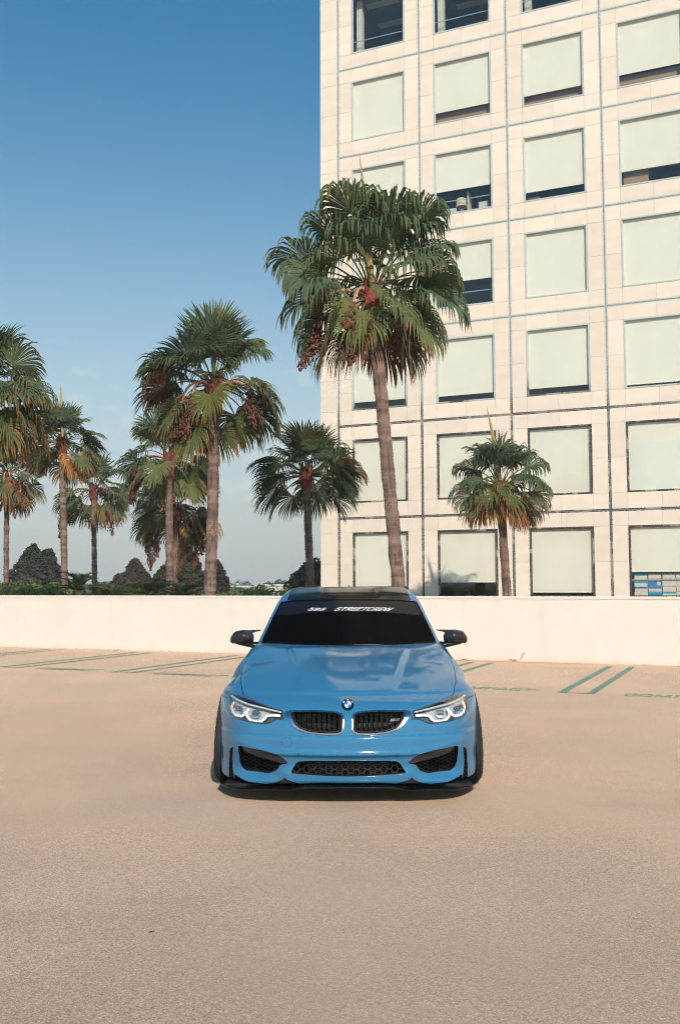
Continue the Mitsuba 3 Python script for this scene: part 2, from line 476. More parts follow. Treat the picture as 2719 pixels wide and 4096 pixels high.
# the second, paler blind in the fifth row at the right edge
put(f'{B}__lower_blind', mikit.ply(box(0.035, ww - 0.035, 0.082, 0.090, 0.06, wh * 0.70), diffuse('pale_blind', (0.70, 0.72, 0.62))), 3 * BAY + WX0, ZTOP - ROW * 5 + WZ0)

# things behind the glass
def ob_box(key, x0, x1, y0, y1, z0, z1, mat, b, k, label, cat_, group=None):
    m = m3.Manifold.cube([x1 - x0, y1 - y0, z1 - z0]).translate([x0, y0, z0])
    put(key, mikit.ply(trimesh.Trimesh(*(lambda t: (t.vert_properties[:, :3], t.tri_verts))(m.to_mesh()), process=False), mat), b * BAY + WX0, ZTOP - ROW * k + WZ0)
    tag(key, label, cat_, group)


for b, k, lab in ((1, 1, 'brown wooden credenza under the blind, second column below the top row'), (2, 1, 'brown wooden credenza under the blind in the third column'),
                  (3, 1, 'brown wooden credenza under the blind at the top right edge')):
    key = num('wooden_credenza')
    ob_box(f'{key}__body', 0.02, ww - 0.02, 0.32, 0.72, -0.25, 0.56, 'office_wood', b, k, None, None)
    ob_box(f'{key}__top', 0.01, ww - 0.01, 0.30, 0.74, 0.561, 0.59, 'office_wood', b, k, None, None)
    tag(key, lab, 'cabinet', 'credenzas seen below the blinds')
key = num('wooden_credenza')
ob_box(f'{key}__body', 0.1, 1.02, 0.32, 0.72, -0.25, 0.62, 'office_wood', 3, 2, None, None)
ob_box(f'{key}__top', 0.09, 1.03, 0.30, 0.74, 0.621, 0.65, 'office_wood', 3, 2, None, None)
tag(key, 'short brown cabinet filling half the gap under a blind at the right edge', 'cabinet')
# desk lamp and white boxes in the second column, third row
key = 'table_lamp'
sh = trimesh.creation.revolve([[0.20, 0.0], [0.24, 0.0], [0.20, 0.34], [0.16, 0.34], [0.20, 0.0]], sections=20)
sh.apply_translation([0.98, 0.55, 0.45])
diffuse('shade_mat', (0.60, 0.55, 0.36))
put(f'{key}__lamp_shade', mikit.ply(sh, 'shade_mat', 40), 1 * BAY + WX0, ZTOP - ROW * 2 + WZ0)
st = trimesh.creation.revolve([[0, 0], [0.13, 0], [0.11, 0.05], [0.05, 0.10], [0.10, 0.22], [0.02, 0.36], [0.02, 0.5], [0, 0.5]], sections=16)
st.apply_translation([0.98, 0.55, 0.10])
put(f'{key}__base', mikit.ply(st, 'office_wall', 40), 1 * BAY + WX0, ZTOP - ROW * 2 + WZ0)
tag(key, 'pale drum shaded table lamp behind the half open blind in the second column', 'lamp')
ob_box('white_carton', 0.25, 0.80, 0.4, 0.8, 0.05, 0.40, 'office_pale', 1, 2, 'white carton left of the table lamp behind the window', 'box')
ob_box('white_carton_001', 1.75, 2.15, 0.4, 0.8, 0.05, 0.50, 'office_pale', 1, 2, 'white carton right of the table lamp behind the window', 'box')
ob_box('desk_screen', 1.28, 1.33, 0.38, 0.9, 0.0, 1.0, 'office_pale', 1, 2, 'narrow white upright screen just right of the table lamp', 'screen')
ob_box('white_carton_002', 0.06, 0.55, 0.4, 0.8, 0.0, 0.32, 'office_pale', 2, 2, 'white carton at the lower left of the window right of the lamp', 'box')
# slanted wooden easel lying in the ground window of the second column
key = 'wooden_bench'
ob_box(f'{key}__seat', 0.40, 1.05, 0.8, 1.15, 0.22, 0.27, 'office_wood', 1, 6, None, None)
for x in (0.42, 0.98):
    ob_box(num(f'{key}__leg'), x, x + 0.05, 0.82, 1.1, -0.2, 0.218, 'office_wood', 1, 6, None, None)
tag(key, 'small wooden bench in the dark gap left of the right hand palm trunk', 'bench')

# cartons piled on a window shelf at the lower right edge
diffuse('carton_white', (0.62, 0.58, 0.49), 0.6)
diffuse('carton_teal', (0.02, 0.36, 0.46), 0.5)
diffuse('carton_blue', (0.04, 0.17, 0.42), 0.5)
diffuse('carton_red', (0.6, 0.22, 0.17), 0.5)
cx = [0.13, 0.62, 1.12, 1.60]
rows_ = [(0.00, 0.20), (0.205, 0.385), (0.39, 0.585), (0.66, 0.86)]
names = {0: 'first', 1: 'second', 2: 'third', 3: 'fourth'}
style = {(0, 0): ('w', 'grey white carton with a dark cut out, bottom of the first pile'), (0, 1): ('b', 'white carton with a blue band, second up in the first pile'), (0, 2): ('t', 'white carton with a teal top band, third up in the first pile'),
         (0, 3): ('t', 'white carton with a teal band above the rail, top of the first pile'),
         (1, 0): ('tb', 'blue and teal carton at the bottom of the second pile'), (1, 1): ('b', 'white carton with a blue top band, second up in the second pile'), (1, 2): ('B', 'all blue carton with white marks, third up in the second pile'),
         (1, 3): ('r', 'plain white lidded box on top of the second pile'),
         (2, 0): ('t', 'white carton with a teal top band at the bottom of the third pile'), (2, 1): ('w', 'white box with a lid, second up in the third pile'), (2, 2): ('r', 'white box with a red edge, third up in the third pile'),
         (2, 3): ('r', 'white lidded box on top of the third pile'),
         (3, 0): ('w', 'plain white box at the bottom of the pile at the picture edge'), (3, 1): ('r', 'white box with a red edge second up at the picture edge'), (3, 2): ('r', 'white box with a red edge third up at the picture edge'),
         (3, 3): ('r', 'white box with a red edge on top at the picture edge')}
for (i, j), (s, lab) in style.items():
    key = num('carton')
    a, c = cx[i] + (0.012 if j % 2 else 0), cx[i] + 0.47 - (0.01 if j == 3 else 0)
    z0, z1 = rows_[j]
    ob_box(f'{key}__body', a, c, 0.26, 0.62, z0, z1, 'carton_blue' if s in ('B', 'tb') else 'carton_white', 3, 6, None, None)
    if s in ('t', 'tb', 'b'):
        ob_box(f'{key}__band', a + 0.004, c - 0.004, 0.256, 0.259, z1 - 0.075, z1 - 0.006, {'t': 'carton_teal', 'tb': 'carton_teal', 'b': 'carton_blue'}[s], 3, 6, None, None)
    if s == 'B':
        ob_box(f'{key}__mark', c - 0.15, c - 0.03, 0.256, 0.259, z0 + 0.04, z1 - 0.02, 'carton_white', 3, 6, None, None)
    if s == 'r':
        ob_box(f'{key}__band', a + 0.004, c - 0.004, 0.256, 0.259, z0 + 0.003, z0 + 0.028, 'carton_red', 3, 6, None, None)
        ob_box(f'{key}__lid', a - 0.008, c + 0.008, 0.25, 0.63, z1 - 0.04, z1 + 0.004, 'carton_white', 3, 6, None, None)
    tag(key, lab + '', 'box', 'cartons piled in the lower right window')
put('window_shelf', mikit.ply(box(0.05, ww - 0.05, 0.25, 0.66, 0.59, 0.656), 'rail_metal'), 3 * BAY + WX0, ZTOP - ROW * 6 + WZ0)
tag('window_shelf', 'thin grey shelf under the upper row of cartons', 'shelf')
# ------------------------------------------------------------------ palms
VC = {'type': 'mesh_attribute', 'name': 'vertex_color'}
bsdf('leaf_mat', {'type': 'principledthin', 'base_color': VC, 'roughness': 0.42, 'diff_trans': 0.55, 'spec_trans': 0.0, 'eta': 1.4})
diffuse('husk_mat', VC, 0.9, 0.2)


def trunk_color(p, n, uv):
    ringn = noise(p.z * 9 + 0.7 * fbm(p.x * 3, p.y * 3, p.z, 2), p.x * 0.6, 2)
    fine = noise(p.z * 42, p.x * 7, p.y * 7)
    a = dr.atan2(n.y, n.x)
    crack = smoothstep(0.66, 0.80, noise(a * 9 + p.x * 2, p.z * 2.6, 3))
    c = mix((0.140, 0.088, 0.074), (0.310, 0.203, 0.160), ringn)
    c = c * (0.72 + 0.5 * fine)
    return mix(c, mi.Color3f(0.07, 0.05, 0.045), crack * 0.65)


bsdf('trunk_mat', {'type': 'bumpmap', 'arbitrary': proc(lambda p, n, uv: 0.030 * noise(p.z * 11 + 0.6 * noise(p.x * 4, p.y * 4, p.z), 0, 1) + 0.02 * fbm(p.x * 14, p.y * 14, p.z * 5, 3), 8e-3), 'scale': 1.0,
                   'bsdf': {'type': 'principled', 'base_color': proc(trunk_color), 'roughness': 0.9, 'specular': 0.2}})
diffuse('boot_mat', proc(lambda p, n, uv: mix((0.085, 0.028, 0.022), (0.32, 0.080, 0.055), fbm(p.x * 12, p.y * 12, p.z * 22, 3))), 0.8)
diffuse('boot_red', proc(lambda p, n, uv: mix((0.11, 0.028, 0.022), (0.40, 0.072, 0.052), fbm(p.x * 12, p.y * 12, p.z * 22, 3))), 0.7)
diffuse('stalk_mat', (0.47, 0.29, 0.20), 0.8)


def norm(a):
    return a / (np.linalg.norm(a, axis=-1, keepdims=True) + 1e-12)


def frond(rng, az, el, stem, blade, droop, tint, sag=0.9, N=38, tips=0.5, fan=122):
    """One fan leaf, from the crown's centre: (vertices, faces, colours)."""
    d = np.array([math.cos(el) * math.cos(az), math.cos(el) * math.sin(az), math.sin(el)])
    p, pts = d * 0.12, []
    n = 7
    for i in range(n + 1):
        pts.append(p.copy())
        p = p + d * stem / n
        d = norm(d + np.array([0, 0, -sag * 0.16 * (0.35 + math.cos(el)) * (0.5 + i / n)]))
    pts = np.array(pts)
    d = norm(pts[-1] - pts[-2])
    b = np.cross([0, 0, 1.0], d)
    b = norm(b) if np.linalg.norm(b) > 0.2 else np.array([-math.sin(az), math.cos(az), 0])
    nrm = np.cross(d, b)
    r = rng.normal(0, 0.35)
    b, nrm = b * math.cos(r) + nrm * math.sin(r), nrm * math.cos(r) - b * math.sin(r)
    if nrm[2] < 0 and el > 0:
        nrm, b = -nrm, -b
    # stalk
    st = tube(pts, np.linspace(0.026, 0.012, n + 1), 4, False)
    vs, fs = [np.asarray(st.vertices)], [np.asarray(st.faces)]
    sc = np.array([0.13, 0.145, 0.05]) * tint['stem']
    cs = [np.tile(sc, (len(st.vertices), 1))]
    # blade
    phi = np.radians(np.linspace(-fan, fan, N)) + rng.normal(0, 0.018, N)
    L = blade * (1.0 - 0.22 * (np.abs(phi) / np.radians(fan)) ** 2) * rng.uniform(0.90, 1.06, N)
    J = 9
    t = np.linspace(0, 1, J)
    d0 = np.cos(phi)[:, None] * d + np.sin(phi)[:, None] * b + (0.30 * np.sin(phi) ** 2)[:, None] * nrm
    d0 = norm(d0)
    hang = droop * rng.uniform(0.75, 1.15, N)
    mm = np.clip((t[None, :] - 0.36) / 0.46, 0, 1)
    mm = (mm * mm * (3 - 2 * mm)) * np.minimum(hang, 0.97)[:, None]
    dirs = norm(d0[:, None] * (1 - mm[..., None]) + np.array([0, 0, -1.0]) * mm[..., None] + rng.normal(0, 0.06, (N, 1, 3)) * t[None, :, None])
    step = L[:, None, None] / (J - 1) * dirs
    P = pts[-1] + np.concatenate([np.zeros((N, 1, 3)), np.cumsum(step[:, :-1], 1)], 1)
    dphi = np.radians(2 * fan) / N
    split = rng.uniform(0.50, 0.64, N)[:, None]
    tt = t[None, :]
    hw = np.where(tt < split, tt * L[:, None] * dphi * 0.52, split * L[:, None] * dphi * 0.52 * np.clip((1 - tt) / (1 - split), 0, 1) ** 0.62)
    hw = np.maximum(hw, 0.0015)
    nn = norm(nrm[None, None] - (dirs @ nrm)[..., None] * dirs)
    nn = np.where(np.linalg.norm(nn, axis=-1, keepdims=True) < 0.5, b[None, None], nn)
    wv = np.cross(nn, dirs)
    A = np.stack([P - wv * hw[..., None], P + nn * hw[..., None] * 0.55, P + wv * hw[..., None]], 2)      # N, J, 3, 3
    idx = np.arange(N * J * 3).reshape(N, J, 3)
    q = np.concatenate([np.stack([idx[:, :-1, k], idx[:, :-1, k + 1], idx[:, 1:, k + 1], idx[:, 1:, k]], -1).reshape(-1, 4) for k in (0, 1)])
    f = np.vstack([q[:, [0, 1, 2]], q[:, [0, 2, 3]]])
    # green turning yellow and then rusty towards the torn tips
    tip0 = 1.0 - tips * rng.uniform(0.25, 1.0, N)
    w = np.clip((tt - tip0[:, None]) / 0.16, 0, 1)
    lf = rng.uniform(0.82, 1.18, (N, 1, 1))
    base = tint['green'] * lf + (tint['young'] - tint['green']) * (0.35 * np.clip(1 - tt * 2.2, 0, 1))[..., None]
    col = base * (1 - w[..., None]) + tint['tip'] * w[..., None]
    C = np.repeat(np.clip(col, 0, 1)[:, :, None], 3, 2)
    vs.append(A.reshape(-1, 3)); fs.append(f + len(st.vertices)); cs.append(C.reshape(-1, 3))
    return np.vstack(vs), np.vstack(fs), np.vstack(cs)


GREEN = {'green': np.array([0.098, 0.138, 0.078]), 'young': np.array([0.195, 0.215, 0.10]), 'tip': np.array([0.27, 0.185, 0.095]), 'stem': 1.0}
YELLOW = {'green': np.array([0.165, 0.180, 0.060]), 'young': np.array([0.22, 0.22, 0.06]), 'tip': np.array([0.38, 0.19, 0.07]), 'stem': 1.3}
RUST = {'green': np.array([0.46, 0.23, 0.07]), 'young': np.array([0.52, 0.31, 0.10]), 'tip': np.array([0.42, 0.14, 0.06]), 'stem': 1.6}
DEAD = {'green': np.array([0.155, 0.075, 0.050]), 'young': np.array([0.20, 0.11, 0.07]), 'tip': np.array([0.22, 0.12, 0.08]), 'stem': 0.9}


def blend(a, b, t):
    return {k: a[k] * (1 - t) + b[k] * t for k in a}


OCT = trimesh.creation.icosahedron()


def fruit(rng, az, reach, length):
    """A hanging flower stalk with strings of brown seeds."""
    h = np.array([math.cos(az), math.sin(az), 0])
    path = bezier([h * 0.1, h * reach * 0.55 + [0, 0, 0.35], h * reach + [0, 0, 0.15], h * reach * 1.05 + [0, 0, -0.25 - length * 0.5], h * reach + [0, 0, -0.15 - length]], 12)
    st = tube(path, np.linspace(0.050, 0.018, 12), 5, False)
    vs, fs, cs = [np.asarray(st.vertices)], [np.asarray(st.faces)], [np.tile([0.56, 0.31, 0.21], (len(st.vertices), 1))]
    base = len(st.vertices)
    ov, of = np.asarray(OCT.vertices), np.asarray(OCT.faces)
    for s in range(5):
        c0 = path[6 + s] + rng.normal(0, 0.05, 3)
        ll = length * rng.uniform(0.35, 0.7)
        sw = rng.normal(0, 0.16, 2)
        m = int(95 * ll / 0.5)
        tt = rng.uniform(0, 1, m)
        p = c0 + np.stack([sw[0] * tt, sw[1] * tt, -ll * tt], 1) + rng.normal(0, 0.055, (m, 3)) * (0.4 + np.sin(tt * np.pi))[:, None]
        r = rng.uniform(0.013, 0.034, m)
        v = p[:, None] + ov[None] * r[:, None, None] * np.array([1, 1, 1.5])
        f = of[None] + (np.arange(m) * len(ov))[:, None, None] + base
        col = np.array([0.170, 0.072, 0.048]) * rng.uniform(0.5, 1.5, (m, 1))
        vs.append(v.reshape(-1, 3)); fs.append(f.reshape(-1, 3)); cs.append(np.repeat(col, len(ov), 0))
        base += m * len(ov)
    return np.vstack(vs), np.vstack(fs), np.vstack(cs)


def palm(label, base, top, tr, seed, rings, stem, blade, droop=0.85, fruits=(), extra=(), spear=None, bow=(0, 0), N=38, tips=0.5, boots=0.9, tone=1.0, group='fan palms', crest=0.5, clear=None, boot='boot_mat'):
    """base, top: world points of the trunk; rings: (how many, elevation range, tint mix, tips); extra: hand placed fronds (az, el, stem, tint)."""
    rng = np.random.default_rng(seed)
    key = num('palm_tree')
    tag(key, label, 'palm tree', group)
    seen, top = np.asarray(base, float), np.asarray(top, float)
    base = top + (seen - top) * ((GROUND - 0.1 - top[2]) / (seen[2] - top[2]))
    mid = (base + top) / 2 + np.array([bow[0], bow[1], 0])
    n = int(np.linalg.norm(top - base) / 0.055)
    path = bezier([base, mid, top], n)
    h = np.linspace(0, 1, n)
    hz = path[:, 2] - base[2]
    r = tr * (1.0 + 0.32 * np.exp(-hz / 1.6) - 0.10 * h)
    ringb = np.sin(hz * 2 * np.pi / 0.17 + 2 * np.sin(hz * 3.1)) * 0.5 + 0.5
    r = r * (1 + 0.035 * ringb + 0.03 * rng.normal(0, 1, n) * 0.5)
    tm = tube(path, r, 18)
    v = tm.vertices.copy()
    jit = (meshkit.fbm(v * [6, 6, 3], 3, seed) - 0.5) * 0.05
    cen = path[np.minimum(np.arange(len(v)) // 18, n - 1)]
    v += norm(v - cen) * jit[:, None]
    add(f'{key}__trunk', trimesh.Trimesh(v, tm.faces, process=False), 'trunk_mat', 50)
    # red brown leaf bases at the top of the trunk
    bs = [tube(np.array([top + [0, 0, -boots], top + [0, 0, -boots * 0.5], top + [0, 0, -0.02], top + [0, 0, 0.30]]), [tr * 0.92, tr * 1.02, tr * 1.12, tr * 0.5], 14)]
    for i in range(34):
        a, z = i * 2.4 + rng.normal(0, 0.15), -boots * (1 - i / 34) + 0.05
        o = np.array([math.cos(a), math.sin(a), 0])
        w = np.array([-math.sin(a), math.cos(a), 0]) * (1 if i % 2 else -1)
        p0 = top + o * tr * 0.98 + [0, 0, z]
        p2 = top + (o * 1.45 + w * 0.55) * tr + [0, 0, z + 0.38]
        bs.append(tube(bezier([p0, p0 + o * 0.05 + [0, 0, 0.18], p2], 5), [0.055, 0.05, 0.042, 0.034, 0.02], 4))
    add(f'{key}__leaf_base', cat(*bs), boot, 40)
    k = rng.uniform(0, 6.28)

    def put_frond(v, f, c):
        v = v + top
        add(num(f'{key}__frond'), (v, f), 'leaf_mat', False, color=np.clip(c * tone, 0, 1))

    for count, (e0, e1), mixv, tp in rings:
        for i in range(count):
            k += 2.39996 + rng.normal(0, 0.12)
            el = math.radians(rng.uniform(e0, e1))
            while clear and clear[0] < math.degrees(k) % 360 < clear[1] and el < math.radians(clear[2]):
                k += 2.39996
            m = np.clip(mixv + rng.normal(0, 0.18), 0, 1)
            tint = blend(GREEN, YELLOW, m)
            ka = k - 0.33 * math.sin(2 * k)
            put_frond(*frond(rng, ka, el, stem * (1 if crest > 0.8 else 0.66 + 0.34 * math.cos(el)) * rng.uniform(0.85, 1.15), blade * rng.uniform(0.88, 1.1), droop * rng.uniform(0.8, 1.12) * (crest if e0 >= 58 else 1), tint, N=N, tips=tp * tips))
    for az, el, s, bl, dp, tint, tp in extra:
        put_frond(*frond(rng, math.radians(az), math.radians(el), s, bl, dp, tint, N=N, tips=tp))
    for az, reach, ln in fruits:
        v, f, c = fruit(rng, math.radians(az), reach, ln)
        add(num(f'{key}__seed_cluster'), (v + top, f), 'husk_mat', False, color=c * 1.0)
    if spear:
        hgt, lean = spear
        p0 = top + [0, 0, 0.3]
        add(f'{key}__spear_leaf', tube(np.array([p0, p0 + [lean * 0.5, 0, hgt * 0.6], p0 + [lean, 0, hgt]]), [0.075, 0.065, 0.006], 6), bsdf(f'spear_{len(_count)}', {'type': 'principled', 'base_color': rgb(0.42, 0.28, 0.12), 'roughness': 0.6}), 40)
    return key


foot = at        # a point of the trunk low down; the trunk runs on straight to the lower ground


STD = lambda n: [(round(5 * n), (66, 86), 0.12, 0.1), (round(6 * n), (40, 66), 0.12, 0.2), (round(6 * n), (12, 40), 0.2, 0.4), (round(6 * n), (-22, 10), 0.4, 0.7), (round(3 * n), (-58, -26), 0.65, 0.9)]
# az: 0 = to the right of the picture, 90 = away from the camera, 180 = to the left, 270 = towards the camera
Y = 20.5
palm('tallest fan palm standing in front of the office building, behind the blue car', foot(921, 1350, Y), at(858, 684, Y), 0.150, 21,
     [(8, (66, 86), 0.10, 0.1), (7, (46, 66), 0.15, 0.2)], 1.50, 1.18, 1.0, crest=0.9, clear=(235, 312, 62),
     fruits=[(215, 0.55, 1.0), (183, 1.25, 1.0)], spear=(2.85, -0.26), bow=(-0.03, 0), N=40, boots=1.05, boot='boot_red', tone=1.22, tips=0.5,
     extra=[(198, 36, 1.22, 1.12, 1.0, GREEN, 0.2), (346, 38, 1.2, 1.12, 1.0, GREEN, 0.2), (120, 30, 1.2, 1.12, 1.0, GREEN, 0.2), (60, 28, 1.2, 1.12, 1.0, GREEN, 0.2), (90, 44, 1.2, 1.12, 1.0, GREEN, 0.2), (322, 44, 1.0, 1.1, 1.0, blend(GREEN, YELLOW, 0.3), 0.2), (222, 46, 1.05, 1.1, 1.0, blend(GREEN, YELLOW, 0.2), 0.2), (238, -34, 0.50, 1.06, 0.75, blend(GREEN, YELLOW, 0.8), 0.15), (318, 6, 0.50, 1.04, 0.9, blend(GREEN, YELLOW, 0.5), 0.15), (342, -14, 1.08, 1.09, 0.95, blend(GREEN, YELLOW, 0.5), 0.35), (205, 8, 1.12, 1.14, 0.95, blend(GREEN, YELLOW, 0.3), 0.3),
            (180, 22, 1.17, 1.23, 1.0, GREEN, 0.2), (2, 24, 1.26, 1.28, 1.0, GREEN, 0.25), (250, 58, 1.08, 1.14, 1.0, GREEN, 0.15), (295, 62, 1.12, 1.14, 1.0, GREEN, 0.15), (165, 40, 1.08, 1.19, 1.0, GREEN, 0.2), (20, 44, 1.12, 1.19, 1.0, GREEN, 0.2), (190, -6, 1.08, 1.14, 1.0, GREEN, 0.3), (355, 2, 1.03, 1.14, 1.0, GREEN, 0.3), (160, 2, 1.17, 1.09, 1.0, GREEN, 0.3), (40, 0, 0.99, 1.09, 1.0, GREEN, 0.3), (90, 0, 0.90, 1.09, 0.95, GREEN, 0.3),
            (214, -24, 1.08, 1.04, 0.95, blend(GREEN, YELLOW, 0.4), 0.35), (172, -32, 1.17, 1.04, 0.95, blend(GREEN, DEAD, 0.4), 0.4), (222, -66, 0.85, 1.00, 0.7, DEAD, 0.5), (196, -52, 0.99, 1.00, 0.9, blend(GREEN, DEAD, 0.6), 0.4),
            (28, -36, 1.03, 1.04, 0.9, blend(GREEN, DEAD, 0.6), 0.4), (60, -50, 0.90, 1.04, 0.85, DEAD, 0.4), (352, -48, 0.99, 1.04, 0.9, blend(GREEN, DEAD, 0.4), 0.4), (325, -48, 0.81, 1.00, 0.9, blend(GREEN, DEAD, 0.3), 0.4)])
Y = 27.0
palm('second tallest fan palm with a thick curved trunk left of the car roof', foot(474, 1352, Y), at(493, 893, Y), 0.168, 35, STD(1.2), 1.25, 1.15, 0.70, clear=(228, 312, 45),
     fruits=[(195, 0.95, 1.25), (215, 0.75, 1.15), (178, 0.7, 1.0), (345, 1.2, 0.8)], bow=(0.25, 0), N=42,
     extra=[(268, 74, 1.15, 1.2, 0.15, GREEN, 0.05), (222, 52, 1.0, 1.15, 0.3, GREEN, 0.1), (85, 84, 1.5, 1.1, 0.1, blend(GREEN, YELLOW, 0.9), 0.05), (268, -14, 0.55, 1.05, 0.6, YELLOW, 0.3), (255, 48, 1.0, 1.05, 0.6, GREEN, 0.1), (200, 20, 1.3, 1.05, 0.8, DEAD, 0.5), (10, -28, 1.2, 1.1, 0.7, GREEN, 0.4), (350, 5, 1.35, 1.1, 0.7, GREEN, 0.3)])
Y = 41.0
palm('fan palm with a red leaf collar, its trunk just left of the thick curved trunk', foot(392, 1350, Y), at(389, 1058, Y), 0.165, 42, STD(1.15), 1.3, 1.15, 0.68, clear=(228, 312, 45),
     fruits=[(185, 1.5, 1.5), (200, 1.2, 1.0)], tone=1.22, N=34, extra=[(235, -12, 0.7, 1.2, 0.5, blend(GREEN, YELLOW, 0.6), 0.2)], boots=0.9)
Y = 45.0
palm('low yellowing fan palm hung with seed clusters, behind two trunks', foot(404, 1350, Y), at(407, 1172, Y), 0.165, 57, [(6, (58, 82), 0.4, 0.3), (9, (22, 56), 0.5, 0.5), (9, (-8, 24), 0.7, 0.9), (9, (-50, -15), 0.95, 1.2)], 1.25, 1.2, 0.68, clear=(240, 300, 35),
     fruits=[(180, 1.3, 1.9), (215, 1.0, 1.7), (320, 0.7, 2.0), (345, 1.0, 1.8), (10, 1.2, 1.6)], tone=1.22, N=32, boots=0.8, extra=[(200, -10, 1.5, 1.2, 0.6, YELLOW, 0.4), (340, 0, 1.7, 1.2, 0.8, YELLOW, 0.8), (230, -5, 0.8, 1.2, 0.6, YELLOW, 0.3)])
Y = 42.0
palm('fan palm at the left with one hanging rusty orange frond', foot(149, 1350, Y), at(143, 1022, Y), 0.15, 63, STD(1.0), 1.05, 1.08, 0.6, clear=(235, 305, 40),
     fruits=[(180, 0.8, 0.9), (200, 1.5, 0.8)], spear=(2.35, -0.12), tone=1.22, N=34, tips=0.75, boots=0.7, extra=[(343, -40, 0.85, 1.3, 0.75, RUST, 0.4), (265, 42, 0.9, 1.0, 0.4, GREEN, 0.15), (190, -20, 1.1, 1.0, 0.7, DEAD, 0.5), (170, 10, 1.2, 1.0, 0.7, blend(YELLOW, RUST, 0.5), 0.9)])
Y = 50.0
palm('dark trunked fan palm with hanging seed clusters, third trunk from the left edge', foot(218, 1350, Y), at(216, 1132, Y), 0.14, 71, STD(1.0), 1.2, 1.2, 0.68,
     fruits=[(180, 1.55, 1.7), (200, 1.2, 1.2), (335, 1.1, 1.4), (10, 1.5, 1.0)], tone=1.22, N=30, tips=0.7, boots=0.6, extra=[(200, -30, 1.5, 1.1, 0.7, blend(GREEN, DEAD, 0.6), 0.6), (345, -30, 1.4, 1.1, 0.7, blend(GREEN, DEAD, 0.6), 0.6)])
Y = 50.0
palm('fan palm at the left edge whose brown fringed crown sits under another crown', foot(14, 1350, Y), at(16, 1095, Y), 0.14, 86, STD(1.0), 1.25, 1.25, 0.85,
     fruits=[(275, 0.7, 1.2), (300, 1.0, 1.5), (250, 1.2, 1.5), (320, 1.3, 1.2)], tone=1.22, N=30, tips=0.9, extra=[(325, -20, 1.3, 1.15, 0.6, blend(YELLOW, DEAD, 0.5), 0.8), (270, -5, 0.9, 1.1, 0.7, blend(YELLOW, DEAD, 0.6), 0.8)])
Y = 27.0
palm('near fan palm cut off by the left edge, only its right fronds in view', foot(-52, 1350, Y), at(-45, 905, Y), 0.18, 99, STD(1.1), 1.25, 1.25, 0.72, N=42, tips=0.8,
     extra=[(318, -30, 0.95, 1.05, 0.7, RUST, 0.4), (350, 25, 1.35, 1.15, 0.85, blend(GREEN, YELLOW, 0.3), 0.4), (335, 0, 1.3, 1.15, 0.85, blend(GREEN, YELLOW, 0.4), 0.6), (300, 30, 1.2, 1.1, 0.8, GREEN, 0.3)])
Y = 30.0
palm('dark fan palm with a compact crown beside the left edge of the office building', foot(716, 1350, Y), at(706, 1098, Y), 0.13, 104, [(5, (64, 85), 0.0, 0.1), (7, (34, 60), 0.05, 0.2), (8, (4, 34), 0.1, 0.4), (7, (-38, 2), 0.2, 0.6)], 0.98, 0.98, 0.6, clear=(240, 300, 20),
     N=38, tone=0.8, boots=0.45, extra=[(265, 62, 1.1, 0.95, 0.15, blend(GREEN, YELLOW, 0.9), 0.05), (230, 30, 1.0, 1.0, 0.4, GREEN, 0.1), (355, 30, 1.2, 1.0, 0.8, blend(GREEN, RUST, 0.5), 0.6)])  # tone darkens the leaf colours, standing in for shade over this crown
Y = 31.5
MIX = lambda t: blend(GREEN, YELLOW, t)
RAG = blend(YELLOW, RUST, 0.22)
palm('small fan palm with a rusty skirt before the right of the office building', foot(1168, 1355, Y), at(1153, 1130, Y), 0.145, 117, [], 0.95, 0.95, 0.86, N=40, spear=(2.45, -0.40), boots=0.7, group='fan palms',
     extra=[(240, 64, 0.85, 0.95, 0.5, GREEN, 0.1), (300, 60, 0.85, 0.95, 0.6, GREEN, 0.1), (180, 66, 0.95, 1.0, 0.6, GREEN, 0.1), (20, 62, 0.95, 1.0, 0.6, GREEN, 0.1), (215, 34, 0.8, 0.95, 0.9, GREEN, 0.2), (325, 36, 0.8, 0.95, 0.9, GREEN, 0.2),
            (272, 84, 0.88, 1.0, 0.45, GREEN, 0.1), (205, 70, 0.88, 1.0, 0.75, GREEN, 0.15), (338, 70, 0.88, 1.0, 0.75, GREEN, 0.15), (80, 78, 0.92, 1.0, 0.6, GREEN, 0.1), (186, 50, 0.97, 1.0, 0.95, GREEN, 0.2), (352, 52, 1.01, 1.0, 0.95, GREEN, 0.2), (172, 27, 1.01, 0.95, 0.97, GREEN, 0.3),
            (8, 33, 1.05, 0.98, 0.97, GREEN, 0.3), (190, 10, 0.92, 0.92, 0.97, MIX(0.2), 0.4), (350, 14, 0.97, 0.95, 0.97, MIX(0.2), 0.5), (198, -10, 0.88, 0.95, 0.85, MIX(0.5), 0.6), (5, -5, 0.92, 0.95, 0.95, MIX(0.3), 0.6), (176, -26, 0.80, 0.9, 0.95, blend(GREEN, RUST, 0.5), 0.8), (338, -20, 0.84, 1.0, 0.85, MIX(0.5), 0.8),
            (10, -36, 0.76, 0.95, 0.95, blend(GREEN, RUST, 0.5), 0.8), (240, 16, 0.52, 0.95, 0.7, MIX(0.8), 0.25), (292, 2, 0.46, 1.0, 0.7, MIX(0.8), 0.35), (225, -42, 0.50, 0.9, 0.95, RAG, 0.8), (306, -44, 0.50, 0.95, 0.95, RAG, 0.9), (322, -36, 0.67, 0.95, 0.95, blend(GREEN, RUST, 0.6), 0.9),
            (60, 36, 0.84, 0.95, 0.9, GREEN, 0.2), (120, 38, 0.84, 0.95, 0.9, GREEN, 0.2), (75, 4, 0.76, 0.95, 0.95, MIX(0.3), 0.4), (125, -15, 0.76, 0.95, 0.95, DEAD, 0.4), (50, -22, 0.76, 0.95, 0.95, DEAD, 0.4)])

